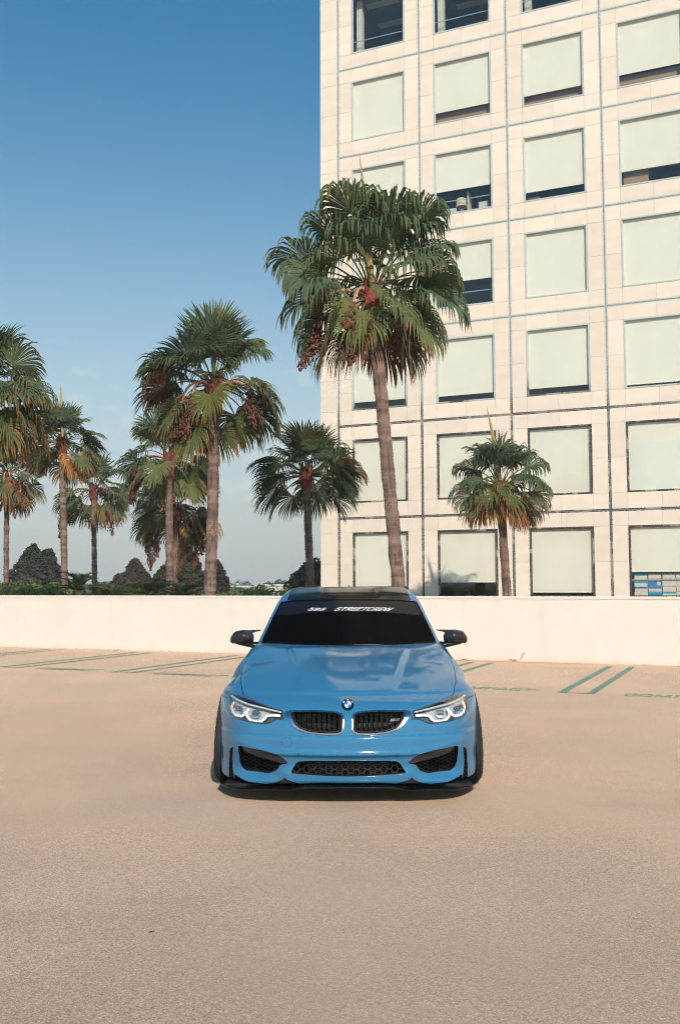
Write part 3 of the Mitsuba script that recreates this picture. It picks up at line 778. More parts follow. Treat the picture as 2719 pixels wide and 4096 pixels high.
# ------------------------------------------------------------------ trees, hedges and town beyond the wall
def leaf_cloud(rng, centers, radii, per, size, c0, c1, flat=1.0, rough=0.6):
    """Many small leaf faces scattered in clumps: (vertices, faces, colours)."""
    n = len(centers) * per
    c = np.repeat(centers, per, 0)
    r = np.repeat(radii, per)
    dvec = norm(rng.normal(0, 1, (n, 3)))
    p = c + dvec * (r * rng.uniform(0.45, 1.0, n) ** 0.5)[:, None] * np.array([1, 1, flat])
    nr = norm(dvec * [1, 1, 1 / flat] + rng.normal(0, rough, (n, 3)))
    a = norm(np.cross(nr, rng.normal(0, 1, (n, 3))))
    b = np.cross(nr, a)
    s = size * rng.uniform(0.5, 1.2, n)[:, None]
    v = np.stack([p - a * s * 0.6, p + b * s * 0.34, p + a * s * 0.6, p - b * s * 0.34], 1)
    i = np.arange(n)[:, None] * 4
    f = np.vstack([i + [0, 1, 2], i + [0, 2, 3]])
    clump = np.repeat(rng.uniform(0, 1, len(centers)), per)
    t = np.clip(clump * 0.6 + rng.uniform(0, 0.4, n), 0, 1)[:, None]
    col = np.asarray(c0) * (1 - t) + np.asarray(c1) * t
    return v.reshape(-1, 3), f, np.repeat(col, 4, 0)


diffuse('crown_mat', VC, 0.8, 0.15)
diffuse('bark_mat', proc(lambda p, n, uv: mix((0.10, 0.075, 0.06), (0.20, 0.15, 0.12), fbm(p.x * 3, p.y * 3, p.z * 6, 3))), 0.9)
diffuse('pale_bark', proc(lambda p, n, uv: mix((0.33, 0.25, 0.20), (0.50, 0.41, 0.34), fbm(p.x * 2, p.y * 2, p.z * 3, 3))), 0.9)


def pine(label, dx, dtop, Y, half, seed, shape=0.8, c0=(0.030, 0.042, 0.028), c1=(0.078, 0.074, 0.050), group='dark pines beyond the wall'):
    rng = np.random.default_rng(seed)
    key = num('pine_tree')
    tag(key, label, 'tree', group)
    top = at(dx, dtop, Y)
    base = np.array([top[0], Y, GROUND])
    H = top[2] - base[2]
    R = min(half * Y / 2237 / max(1 - (1.2 - GROUND) / H, 0.2) ** shape, 2.6 * half * Y / 2237)
    add(f'{key}__trunk', tube(np.array([base, base + [0, 0, H * 0.5], top - [0, 0, H * 0.06]]), [0.28, 0.18, 0.05], 7), 'bark_mat', 40)
    cs, rs = [], []
    m = 150
    for i in range(m):
        t = (i + rng.uniform(0, 1)) / m
        z = H * (0.16 + 0.81 * t)
        prof = (1 - t) ** shape * (0.78 + 0.3 * math.sin(t * 21 + seed) * (1 - t)) + 0.05
        a = rng.uniform(0, 6.283)
        rr = R * prof * rng.uniform(0.5, 1.0)
        cs.append(base + [rr * math.cos(a), rr * math.sin(a), z])
        rs.append(half * Y / 2237 * (0.36 * (1 - t) / max(1 - (1.2 - GROUND) / H, 0.2) + 0.09) * rng.uniform(0.4, 1.25))
    for i in range(130):
        t = rng.uniform(0.1, 0.99)
        a = rng.uniform(0, 6.283)
        rr = R * ((1 - t) ** shape + 0.03) * rng.uniform(1.0, 1.22)
        cs.append(base + [rr * math.cos(a), rr * math.sin(a), H * (0.16 + 0.84 * t)])
        rs.append(half * Y / 2237 * rng.uniform(0.05, 0.13))
    v, f, c = leaf_cloud(rng, np.array(cs), np.array(rs), 200, 0.42 * Y / 80, c0, c1, 0.75, 1.0)
    add(f'{key}__crown', (v, f), 'crown_mat', False, color=c)


pine('tall twin pointed dark pine at the left, the taller left half', 73, 1256, 92, 46, 1, 1.15)
pine('shorter right half of the twin dark pines at the left', 110, 1266, 95, 34, 2, 0.95)
pine('rounded dark pine between the third and fourth palm trunks', 312, 1292, 110, 40, 3, 1.2, c1=(0.10, 0.055, 0.045))
pine('big dark pine behind the two close palm trunks', 421, 1250, 80, 50, 4, 1.0)
pine('dark pine just right of the thick curved palm trunk', 495, 1290, 88, 26, 5, 0.9)
pine('half hidden dark pine at the left of the two close trunks', 381, 1304, 86, 22, 6, 0.6)
pine('low brownish pine seen beside the rounded dark pine', 277, 1326, 120, 18, 7, 0.7, c1=(0.11, 0.075, 0.06))


def broadleaf(label, dx, dtop, Y, half, seed, key='broadleaf_tree', bark='bark_mat', c0=(0.035, 0.050, 0.028), c1=(0.085, 0.10, 0.055), n=46, per=120, zlow=0.35, group=None, sz=1.0, limbs=5):
    rng = np.random.default_rng(seed)
    key = num(key)
    tag(key, label, 'tree', group)
    top = at(dx, dtop, Y)
    base = np.array([top[0], Y, GROUND])
    H, R = top[2] - base[2], half * Y / 2237
    br = [tube(bezier([base, base + [0.1, 0, H * 0.3], base + [0, 0, H * 0.62]], 6), np.linspace(0.34, 0.16, 6) * H / 9, 7)]
    for i in range(limbs):
        a = i * 2.4 + rng.uniform(0, 1)
        o = np.array([math.cos(a), math.sin(a), 0]) * R * 0.6
        br.append(tube(bezier([base + [0, 0, H * 0.34], base + o * 0.4 + [0, 0, H * 0.6], base + o + [0, 0, H * rng.uniform(0.72, 0.88)]], 6), np.linspace(0.16, 0.04, 6) * H / 9, 5))
    add(f'{key}__trunk', cat(*br), bark, 40)
    u = norm(rng.normal(0, 1, (n, 3))) * rng.uniform(0.35, 0.85, (n, 1)) ** 0.6
    cs = base + [0, 0, H * (0.5 + zlow / 2)] + u * np.array([R, R, H * (0.5 - zlow / 2) * 0.95])
    rs = rng.uniform(0.16, 0.34, n) * R
    v, f, c = leaf_cloud(rng, cs, rs, per, 0.28 * Y / 80 * sz, c0, c1)
    add(f'{key}__crown', (v, f), 'crown_mat', False, color=c)


broadleaf('open crowned eucalyptus with pale limbs beside the building edge', 715, 1280, 75, 52, 11, 'eucalyptus_tree', 'pale_bark', (0.030, 0.040, 0.026), (0.085, 0.090, 0.055), n=54, zlow=0.3)
broadleaf('eucalyptus in shade at the far side of the open crowned one', 742, 1296, 90, 30, 12, 'eucalyptus_tree', 'pale_bark', (0.030, 0.040, 0.026), (0.085, 0.090, 0.055), n=36)
for i, (x, y, Yd, hf) in enumerate(((228, 1334, 210, 14), (247, 1331, 230, 15), (262, 1337, 220, 12), (634, 1333, 260, 26), (652, 1336, 280, 22), (612, 1340, 300, 12), (4, 1340, 160, 20), (360, 1340, 190, 14), (338, 1342, 230, 10), (742, 1338, 240, 18))):
    broadleaf(['blue grey distant round tree between the second and third trunks', 'taller distant round tree left of the third trunk', 'distant round tree right of the third trunk', 'wide distant tree on the skyline left of the eucalyptus',
               'distant tree joining the eucalyptus on the skyline', 'small distant tree left of the wide skyline tree', 'distant dark tree at the left picture edge', 'distant tree right of the rounded pine', 'small distant tree touching the rounded pine',
               'distant tree peeping past the eucalyptus at the building edge'][i], x, y, Yd, hf, 30 + i, 'distant_tree', 'bark_mat', (0.030, 0.042, 0.030), (0.07, 0.085, 0.055), n=26, per=70, zlow=0.15, group='distant trees on the skyline', sz=0.55, limbs=2)


def hedge(label, x0, x1, dtop, Y, seed, c0=(0.05, 0.085, 0.026), c1=(0.125, 0.175, 0.05), depth=2.6):
    rng = np.random.default_rng(seed)
    key = num('hedge')
    tag(key, label, 'hedge')
    a, b = at(x0, dtop, Y), at(x1, dtop, Y)
    n = int((b[0] - a[0]) / 0.28)
    cs, rs = [], []
    for i in range(n):
        x = a[0] + (b[0] - a[0]) * (i + rng.uniform(0, 1)) / n
        h = a[2] + 0.35 * (meshkit.fbm(np.array([[x * 0.7, seed, 0.0]]), 3, seed)[0] - 0.75)
        for q in range(8):
            r = rng.uniform(0.22, 0.46)
            cs.append([x + rng.normal(0, 0.1), Y + depth * rng.uniform(0, 1), h - r * 0.7 - 0.11 * q * rng.uniform(0.6, 1.2)])
            rs.append(r)
    v, f, c = leaf_cloud(rng, np.array(cs), np.array(rs), 120, 0.115 * Y / 36, c0, c1)
    add(f'{key}__foliage', (v, f), 'crown_mat', False, color=c)
    st = [tube(np.array([[x, Y + depth / 2, GROUND], [x + 0.1, Y + depth / 2, a[2] - 1.2]]), [0.06, 0.03], 5) for x in np.arange(a[0] + 0.3, b[0], 1.1)]
    add(f'{key}__stem', cat(*st), 'bark_mat')


hedge('bright green bushy hedge at the left above the wall, right of the first trunk', 22, 140, 1345, 38, 3, (0.085, 0.135, 0.04), (0.19, 0.26, 0.075))
hedge('darker low hedge at the left picture edge', -60, 36, 1338, 41, 4, (0.06, 0.08, 0.035), (0.13, 0.145, 0.06))
hedge('sunlit green hedge between the second and third palm trunks', 104, 170, 1338, 44, 5, (0.085, 0.135, 0.04), (0.18, 0.24, 0.07))
hedge('green hedge behind the car roof, left of the building', 548, 745, 1353, 30, 6, (0.075, 0.12, 0.045), (0.15, 0.21, 0.07))
hedge('low dark hedge between the third trunk and the big pine', 170, 560, 1369, 46, 7, (0.07, 0.095, 0.045), (0.14, 0.165, 0.075))


def date_palm(label, dx, dy, Y, seed, span):
    rng = np.random.default_rng(seed)
    key = num('date_palm')
    tag(key, label, 'palm tree', 'low feather palms behind the wall')
    top = at(dx, dy, Y)
    add(f'{key}__trunk', tube(np.array([[top[0], Y, GROUND], [top[0], Y, top[2] * 0.5 + GROUND * 0.5], top]), [0.3, 0.24, 0.26], 9), 'bark_mat', 40)
    L = span * Y / 2237
    for i in range(26):
        a, e = i * 2.4 + rng.normal(0, 0.2), math.radians(rng.uniform(15, 82))
        d = np.array([math.cos(a) * math.cos(e), math.sin(a) * math.cos(e), math.sin(e)])
        l = L * rng.uniform(0.8, 1.1)
        path = bezier([top, top + d * l * 0.6, top + d * l * 0.85 + np.array([math.cos(a), math.sin(a), -0.9]) * l * 0.35], 9)
        st = tube(path, np.linspace(0.03, 0.008, 9), 4, False)
        vs, fs, b = [np.asarray(st.vertices)], [np.asarray(st.faces)], len(st.vertices)
        tt = np.linspace(0.12, 0.99, 30)
        pts = np.array([np.interp(tt * 8, np.arange(9), path[:, k]) for k in range(3)]).T
        tg = norm(np.gradient(pts, axis=0))
        sd = norm(np.cross(tg, [0, 0, 1.0]))
        up = np.cross(sd, tg)
        ll = l * 0.24 * np.sin(np.pi * (0.12 + 0.8 * tt))
        for s in (-1, 1):
            e1 = pts + (sd * s * 0.8 + tg * 0.6 + up * 0.15) * ll[:, None] + rng.normal(0, 0.03, pts.shape)
            w = tg * 0.024 * Y / 36
            v = np.stack([pts - w, pts + w, e1], 1).reshape(-1, 3)
            f = np.arange(len(v)).reshape(-1, 3) + b
            vs.append(v); fs.append(f); b += len(v)
        v = np.vstack(vs)
        c = np.tile(np.array([0.13, 0.165, 0.075]) * rng.uniform(0.8, 1.3), (len(v), 1))
        add(num(f'{key}__frond'), (v, np.vstack(fs)), 'leaf_mat', False, color=c)


date_palm('feather palm with upright fronds right of the second trunk', 183, 1361, 36, 1, 74)
date_palm('low feather palm right of the third trunk', 254, 1378, 37, 2, 62)
date_palm('low feather palm under the rounded dark pine', 296, 1380, 38, 3, 66)
date_palm('low feather palm left of the two close trunks', 345, 1376, 36, 4, 70)
date_palm('low feather palm behind the two close trunks', 418, 1382, 38, 5, 66)

# the town far off, below the skyline
diffuse('town_wall', proc(lambda p, n, uv: mix((0.56, 0.50, 0.43), (0.66, 0.60, 0.52), fbm(p.x * 0.3, p.y * 0.3, p.z * 0.5, 3))))
diffuse('town_glass', (0.06, 0.08, 0.09), 0.3)


def far_building(label, x0, x1, dtop, Y, h, rows, cols):
    key = num('far_building')
    tag(key, label, 'building', 'low pale buildings in the distance')
    a, b = at(x0, dtop, Y), at(x1, dtop, Y)
    z1 = a[2]
    z0 = min(GROUND, z1 - h)
    add(f'{key}__wall', box(a[0], b[0], Y, Y + 14, z0, z1), 'town_wall')
    add(f'{key}__roof', box(a[0] - 0.3, b[0] + 0.3, Y - 0.3, Y + 14.3, z1 + 0.004, z1 + 0.45), 'town_wall')
    for i in range(cols):
        for j in range(rows):
            x = a[0] + (b[0] - a[0]) * (i + 0.5) / cols
            w = (b[0] - a[0]) / cols * 0.30
            z = z1 - 1.1 - j * 3.3
            add(num(f'{key}__window'), box(x - w, x + w, Y - 0.05, Y + 0.05, z - 1.6, z), 'town_glass')


far_building('white low building right of the pine beside the thick trunk', 514, 548, 1362.5, 120, 4, 1, 4)
far_building('long pale building behind the hedge left of the car roof', 600, 664, 1351.5, 230, 6, 1, 6)
far_building('flat pale building left of the long pale one', 556, 600, 1354, 300, 6, 1, 6)
far_building('small cream block on the hazy skyline', 528, 556, 1353, 420, 6, 2, 4)
rng = np.random.default_rng(77)
cs = np.stack([rng.uniform(-420, 200, 900), rng.uniform(470, 900, 900), rng.uniform(GROUND, 1.6, 900)], 1)
v, f, c = leaf_cloud(rng, cs, rng.uniform(1.5, 4.0, 900), 90, 1.3, (0.032, 0.045, 0.030), (0.07, 0.085, 0.05))
add('distant_wood', (v, f), 'crown_mat', False, color=c, label='hazy band of distant trees along the horizon', kind='stuff')
# ------------------------------------------------------------------ the car: a smooth solid (x to the picture's right, s backwards from the front axle, z up)
from scipy.interpolate import PchipInterpolator as Pch

CAR = np.eye(4)
PSI = 0.0123
CAR[:3, 0], CAR[:3, 1], CAR[:3, 3] = [math.cos(PSI), -math.sin(PSI), 0], [math.sin(PSI), math.cos(PSI), 0], [0.0556, 7.0, 0.0]


def smax(a, b, k):
    h = np.maximum(k - np.abs(a - b), 0) / k
    return np.maximum(a, b) + h * h * k * 0.25


def smin(a, b, k):
    return -smax(-a, -b, k)


def sst(a, b, x):
    t = np.clip((x - a) / (b - a), 0, 1)
    return t * t * (3 - 2 * t)


tab = lambda xs, ys: (lambda f, a, b: (lambda x: f(np.clip(x, a, b))))(Pch(xs, ys), xs[0], xs[-1])
ZC = tab([-0.85, -0.70, -0.61, -0.45, -0.2, 0.15, 0.4, 0.62, 0.9, 3.2, 3.72, 3.9], [0.545, 0.616, 0.655, 0.708, 0.775, 0.845, 0.880, 0.908, 0.93, 0.985, 0.985, 0.94])
ZDROP = tab([-0.8, -0.42, -0.2, 0.15, 0.4, 0.75, 1.2, 3.8], [0.060, 0.064, 0.056, 0.054, 0.030, 0.012, 0.02, 0.05])
SC = tab([0.09, 0.140, 0.18, 0.235, 0.29, 0.325, 0.36, 0.425, 0.432, 0.47, 0.53, 0.58, 0.62, 0.66], [-0.765, -0.790, -0.795, -0.780, -0.792, -0.808, -0.806, -0.799, -0.792, -0.788, -0.772, -0.742, -0.695, -0.60])
SR = tab([0.10, 0.3, 0.5, 0.8, 1.0], [3.66, 3.76, 3.78, 3.74, 3.68])
W0 = tab([-0.9, -0.35, 0.0, 0.3, 0.62, 1.4, 2.0, 2.65, 3.0, 3.5, 3.8], [0.862, 0.892, 0.905, 0.892, 0.850, 0.842, 0.855, 0.905, 0.890, 0.80, 0.70])
WZ = tab([-0.9, 0.0, 0.62, 2.0, 2.65, 3.8], [0.55, 0.555, 0.62, 0.62, 0.58, 0.6])
WCF = tab([-0.9, 0.0, 0.15, 0.4, 0.75, 2.0, 2.7, 3.8], [3.9, 3.5, 2.7, 1.75, 1.15, 1.3, 2.0, 1.6])
GW = tab([0.80, 0.907, 0.986, 1.058, 1.209, 1.305, 1.345, 1.42], [0.765, 0.742, 0.716, 0.688, 0.627, 0.574, 0.535, 0.42])
ROOF = tab([1.0, 1.38, 1.7, 2.05, 2.4, 2.8, 3.2], [1.150, 1.262, 1.338, 1.379, 1.365, 1.300, 1.19])


def car_field(x, s, z):
    """Negative inside the bodywork (wheel arches, openings and shut lines are cut later)."""
    a = np.abs(x)
    # sides, with a shoulder that rolls in above the widest height
    up = np.maximum(z - WZ(s), 0)
    w = W0(s) - WCF(s) * up ** 2.1 - 0.030 * (np.maximum(0.45 - z, 0) / 0.35) ** 2
    # character line along the flank
    w = w + 0.010 * np.exp(-((z - 0.70) / 0.03) ** 2) * sst(0.5, 0.9, s) * sst(3.4, 3.0, s)
    side = (a - w) * 0.9
    # nose in plan and profile
    plan = 0.145 * (a / 0.7) ** 2 + 0.225 * (np.maximum(a - 0.60, 0) / 0.26) ** 2.8
    sc = SC(z)
    sc = sc - 0.009 * np.exp(-((z - 0.316 - 0.06 * sst(0.40, 0.75, a)) / 0.015) ** 2) * sst(0.86, 0.6, a)
    sc = sc + 0.060 * np.exp(-(((a - 0.60) / 0.14) ** 2 + ((z - 0.185) / 0.045) ** 2))
    sc = sc - 0.014 * np.exp(-(((a - 0.39) / 0.05) ** 2 + ((z - 0.22) / 0.09) ** 2))
    front = (sc + plan - s) * 0.75
    rear = (s - SR(z) + 0.10 * (a / 0.7) ** 2 + 0.4 * (np.maximum(a - 0.55, 0) / 0.3) ** 2.6) * 0.85
    # bonnet and boot
    zt = ZC(s + 0.04 * (a / 0.7) ** 2) - ZDROP(s) * (a / 0.75) ** 2.2 - 0.25 * np.maximum(a - 0.76, 0)
    xd = 0.30 + 0.16 * np.clip((s + 0.6) / 1.1, 0, 1)
    dome = sst(xd + 0.022, xd - 0.030, a) * sst(-0.62, -0.40, s) * sst(0.62, 0.48, s)
    zt = zt + 0.016 * dome - 0.012 * sst(0.16, 0.05, a) * sst(-0.5, 0.0, s) * sst(0.60, 0.40, s) * 0.6
    top = (z - zt) * 0.9
    lower = smax(side, rear, 0.10)
    lower = smax(lower, front, 0.05)
    lower = smax(lower, top, 0.055)
    lower = smax(lower, 0.095 + (0.020 + 0.018 * sst(0.42, 0.15, a)) * sst(0.2, -0.3, s) - z, 0.02)
    # cabin
    q = np.clip((z - 0.90) / 0.357, -0.3, 1.6)
    sw = 0.62 + q * 0.76 + (0.235 - 0.06 * q) * (a / 0.70) ** 2
    wsf = (sw - s) * 0.42
    rear_w = (s - (3.50 - (z - 0.98) / 0.35 * 0.72 - 0.12 * (a / 0.6) ** 2)) * 0.45
    gw = GW(z) + 0.012 * sst(1.2, 1.9, s) * sst(3.2, 2.2, s) - 0.10 * sst(2.3, 3.4, s)
    cside = (a - gw) * 0.88
    rf = (z - ROOF(s) + 0.021 * (a / 0.5) ** 2.4 + 0.010 * sst(0.27, 0.24, a) * sst(1.42, 1.6, s) * sst(2.8, 2.5, s)) * 0.97
    cab = smax(cside, smax(wsf, rear_w, 0.03), 0.035)
    cab = smax(cab, rf, 0.04)
    cab = np.maximum(cab, 0.70 - z)
    return smin(lower, cab, 0.012)


def grad(p, e=1.5e-3):
    x, s, z = p.T
    g = np.stack([car_field(x + e, s, z) - car_field(x - e, s, z), car_field(x, s + e, z) - car_field(x, s - e, z), car_field(x, s, z + e) - car_field(x, s, z - e)], 1) / (2 * e)
    return g


def surface_nets(f, lo, hi, h):
    """Closed quad surface of f = 0."""
    ax = [np.arange(lo[k], hi[k] + h, h) for k in range(3)]
    v = np.empty([len(a) for a in ax], np.float32)
    for i in range(0, len(ax[1]), 64):
        X, Sg, Z = np.meshgrid(ax[0], ax[1][i:i + 64], ax[2], indexing='ij', sparse=True)
        v[:, i:i + 64] = f(*np.broadcast_arrays(X, Sg, Z))
    v[[0, -1]] = v[:, [0, -1]] = 1
    v[:, :, [0, -1]] = 1
    neg = v < 0
    sh = np.array(v.shape) - 1
    num_, acc = np.zeros(sh, np.float32), np.zeros((*sh, 3), np.float32)
    for d in range(3):
        o = [k for k in range(3) if k != d]
        for b in (0, 1):
            for c in (0, 1):
                lo_ = [slice(0, sh[0]), slice(0, sh[1]), slice(0, sh[2])]
                off = [0, 0, 0]
                off[o[0]], off[o[1]] = b, c
                s0 = tuple(slice(off[k], off[k] + sh[k]) for k in range(3))
                off2 = list(off)
                off2[d] = 1
                s1 = tuple(slice(off2[k], off2[k] + sh[k]) for k in range(3))
                A, Bv = v[s0], v[s1]
                cross = neg[s0] != neg[s1]
                t = np.where(cross, A / np.where(cross, A - Bv, 1), 0)
                num_ += cross
                acc[..., o[0]] += cross * b
                acc[..., o[1]] += cross * c
                acc[..., d] += cross * t
    on = num_ > 0
    idx = np.full(sh, -1)
    idx[on] = np.arange(on.sum())
    cell = np.argwhere(on)
    pts = np.array([ax[0][0], ax[1][0], ax[2][0]]) + (cell + acc[on] / num_[on][:, None]) * h
    quads = []
    for d in range(3):
        o = [(d + 1) % 3, (d + 2) % 3]
        s0 = [slice(1, n) for n in sh]
        s0[d] = slice(0, sh[d])
        s1 = list(s0)
        s1[d] = slice(1, sh[d] + 1)
        a, b = neg[tuple(s0)], neg[tuple(s1)]
        for flag, (lo_s, hi_s) in (((a & ~b), (0, 1)), ((~a & b), (1, 0))):
            c = np.argwhere(flag)
            c = c + np.array([0 if k == d else 1 for k in range(3)])
            def cid(u, w):
                e = c.copy()
                e[:, o[0]] -= u
                e[:, o[1]] -= w
                return idx[tuple(e.T)]
            q = np.stack([cid(1, 1), cid(0, 1), cid(0, 0), cid(1, 0)], 1)
            quads.append(q if lo_s == 0 else q[:, ::-1])
    return pts, np.vstack(quads)


pts, quads = surface_nets(car_field, (-0.98, -0.90, 0.06), (0.98, 3.86, 1.44), 0.0165)
for _ in range(3):
    g = grad(pts)
    st = (car_field(*pts.T) / np.maximum((g * g).sum(1), 0.05))[:, None] * g
    pts = pts - np.clip(st, -0.008, 0.008)
tri = np.vstack([quads[:, [0, 1, 2]], quads[:, [0, 2, 3]]])
body = m3.Manifold(m3.Mesh(np.ascontiguousarray(pts, np.float32), np.ascontiguousarray(tri, np.uint32)))
# ------------------------------------------------------------------ car materials
def flake(p, n, uv):
    q = cell_rand(dr.floor(p.x * 900), dr.floor(p.y * 900), dr.floor(p.z * 900))
    return mi.Color3f(0.036, 0.178, 0.340) * (0.93 + 0.14 * q)


scene['paint_base'] = {'type': 'roughplastic', 'distribution': 'ggx', 'alpha': 0.007, 'int_ior': 1.62, 'nonlinear': False, 'diffuse_reflectance': proc(flake)}
scene['paint_flake'] = {'type': 'roughconductor', 'material': 'none', 'distribution': 'ggx', 'alpha': 0.42, 'specular_reflectance': rgb(0.15, 0.47, 0.78)}
bsdf('paint', {'type': 'twosided', 'bsdf': {'type': 'blendbsdf', 'weight': 0.05, 'a': {'type': 'ref', 'id': 'paint_base'}, 'b': {'type': 'ref', 'id': 'paint_flake'}}})


def gloss(key, c, alpha=0.05, ior=1.5):
    return bsdf(key, {'type': 'twosided', 'bsdf': {'type': 'roughplastic', 'distribution': 'ggx', 'alpha': alpha, 'int_ior': ior, 'diffuse_reflectance': rgb(*c) if isinstance(c, tuple) else c}})


def weave(p, n, uv):
    u, v = (p.x + p.z) * 150, (p.x - p.z) * 150
    t = dr.abs(u * 0.5 - dr.floor(u * 0.5) - 0.5) * 2
    return mix((0.016, 0.016, 0.018), (0.048, 0.048, 0.053), t * (0.6 + 0.4 * noise(v, u, 0)))


gloss('carbon', proc(weave), 0.10)
gloss('roof_carbon', (0.006, 0.006, 0.007), 0.02, 1.28)
gloss('dark_glass', (0.0025, 0.0025, 0.003), 0.015, 1.05)
gloss('banner_film', (0.010, 0.009, 0.011), 0.06, 1.2)
bsdf('lip_black', {'type': 'twosided', 'bsdf': {'type': 'roughplastic', 'distribution': 'ggx', 'alpha': 0.05, 'int_ior': 1.5, 'diffuse_reflectance': rgb(0.008, 0.008, 0.009)}})
gloss('gloss_black', (0.008, 0.008, 0.009), 0.06)
diffuse('matt_black', (0.012, 0.012, 0.013), 0.55, 0.4)
diffuse('mesh_black', (0.010, 0.0095, 0.010), 0.6, 0.2)
diffuse('rubber', proc(lambda p, n, uv: mix((0.018, 0.017, 0.018), (0.035, 0.032, 0.031), fbm(p.x * 20, p.y * 20, p.z * 20, 3))), 0.75, 0.3)
bsdf('chrome', {'type': 'twosided', 'bsdf': {'type': 'roughconductor', 'material': 'Cr', 'alpha': 0.10}})
bsdf('alloy', {'type': 'twosided', 'bsdf': {'type': 'roughconductor', 'material': 'Al', 'alpha': 0.25}})
diffuse('radiator_metal', (0.20, 0.155, 0.13), 0.5, 0.5)
diffuse('lamp_grey', (0.36, 0.365, 0.35), 0.35, 0.5)
diffuse('lamp_dark', (0.075, 0.08, 0.08), 0.3, 0.5)
bsdf('reflector', {'type': 'twosided', 'bsdf': {'type': 'roughconductor', 'material': 'Al', 'alpha': 0.18}})
diffuse('lamp_white', (0.86, 0.87, 0.80), 0.4, 0.5)
diffuse('lamp_bezel', (0.46, 0.47, 0.45), 0.3, 0.5)
diffuse('brow', (0.55, 0.52, 0.46), 0.4, 0.5)
diffuse('amber', (0.55, 0.16, 0.06), 0.4)
diffuse('decal_white', (0.82, 0.80, 0.76), 0.5)
diffuse('red_lens', (0.25, 0.01, 0.01), 0.2)
diffuse('logo_blue', (0.01, 0.22, 0.62), 0.3)
diffuse('logo_navy', (0.02, 0.03, 0.16), 0.3)
diffuse('logo_red', (0.55, 0.02, 0.03), 0.3)

# ------------------------------------------------------------------ cutting tools
X34 = lambda r, t=(0, 0, 0): np.hstack([np.asarray(r, float), np.asarray(t, float).reshape(3, 1)])


def cs_poly(poly):
    out = []
    for g in getattr(poly, 'geoms', [poly]):
        out.append(np.asarray(g.exterior.coords)[:-1])
        out += [np.asarray(i.coords)[:-1] for i in g.interiors]
    return m3.CrossSection(out, m3.FillRule.EvenOdd)


def prism_s(poly, s0=-1.3, s1=0.5):
    """(x, z) outline swept along the car."""
    return cs_poly(poly).extrude(s1 - s0).rotate([90, 0, 0]).translate([0, s1, 0])


def prism_z(poly, z0, z1):
    return cs_poly(poly).extrude(z1 - z0).translate([0, 0, z0])


def prism_x(poly, x0, x1):
    return cs_poly(poly).extrude(x1 - x0).transform(X34([[0, 0, 1], [1, 0, 0], [0, 1, 0]], (x0, 0, 0)))


def rounded(points, r=0.008):
    p = sg.Polygon(points).buffer(0)
    return p.buffer(-r).buffer(2 * r).buffer(-r)


def flip(poly):
    return shapely.affinity.scale(poly, -1, 1, origin=(0, 0))


def surf_s(x, z, lo=-1.1, hi=2.2):
    """Where the bodywork is first met going backwards at (x, z)."""
    x, z = np.asarray(x, float).ravel(), np.asarray(z, float).ravel()
    t = np.arange(lo, hi, 0.012)
    f = car_field(x[:, None], t[None], z[:, None])
    i = np.clip(np.argmax(f < 0, 1), 1, len(t) - 1)
    a, b = t[i - 1], t[i]
    for _ in range(14):
        m = (a + b) / 2
        neg = car_field(x, m, z) < 0
        a, b = np.where(neg, a, m), np.where(neg, m, b)
    return (a + b) / 2


body0 = body


def layer(tool, d0, d1):
    """What lies between depths d0 and d1 (along the car) behind the bodywork's skin, within the tool."""
    return (tool ^ body0.translate([0, d0, 0])) - body0.translate([0, d1, 0])


C = 'blue_sedan'


def emit(name, man, mat, offsets=(0.0,), crease=32, up=None):
    """Adds a piece of the car: normals from the smooth skin where the piece follows it, facets smoothed by angle elsewhere."""
    mesh = man.to_mesh()
    v, f = np.asarray(mesh.vert_properties[:, :3], float), np.asarray(mesh.tri_verts, int)
    if not len(f):
        raise ValueError('empty ' + name)
    fn = np.cross(v[f[:, 1]] - v[f[:, 0]], v[f[:, 2]] - v[f[:, 0]])
    ar = np.linalg.norm(fn, axis=1, keepdims=True)
    keep = ar[:, 0] > 1e-12
    f, fn = f[keep], fn[keep] / ar[keep]
    sm = trimesh.graph.smooth_shade(trimesh.Trimesh(v, f, process=False), angle=np.radians(crease), facet_minarea=None)
    vv, ff = np.array(sm.vertices), np.array(sm.faces)
    nn = np.zeros_like(vv)
    fc = np.cross(vv[ff[:, 1]] - vv[ff[:, 0]], vv[ff[:, 2]] - vv[ff[:, 0]])
    for k in range(3):
        np.add.at(nn, ff[:, k], fc)
    nn = norm(nn)
    cn = nn[ff].reshape(-1, 3)
    cp = vv[ff].reshape(-1, 3)
    face_n = np.repeat(norm(fc), 3, 0)
    for o in offsets or ():
        q = cp - [0, o, 0]
        val = car_field(*q.T)
        near = np.abs(val) < 1.5e-3
        g = np.zeros_like(cp)
        g[near] = norm(grad(q[near]))
        dot = (g * face_n).sum(1)
        ok = near & (np.abs(dot) > 0.80)
        cn[ok] = g[ok] * np.sign(dot[ok])[:, None]
    path = meshkit.write_ply((cp, np.arange(len(cp)).reshape(-1, 3)), False, None, None, normals=cn)
    key = num(f'{C}__{name}')
    scene[key] = {'type': 'ply', 'filename': path, 'face_normals': False, 'bsdf': {'type': 'ref', 'id': mat}, 'to_world': T(CAR)}
    return key


def plain(name, mesh, mat, smooth=35):
    key = num(f'{C}__{name}')
    scene[key] = mikit.ply(mesh, mat, smooth, to_world=T(CAR))
    return key


tag(C, 'lowered bright blue sports sedan with a black roof, facing the camera', 'car')

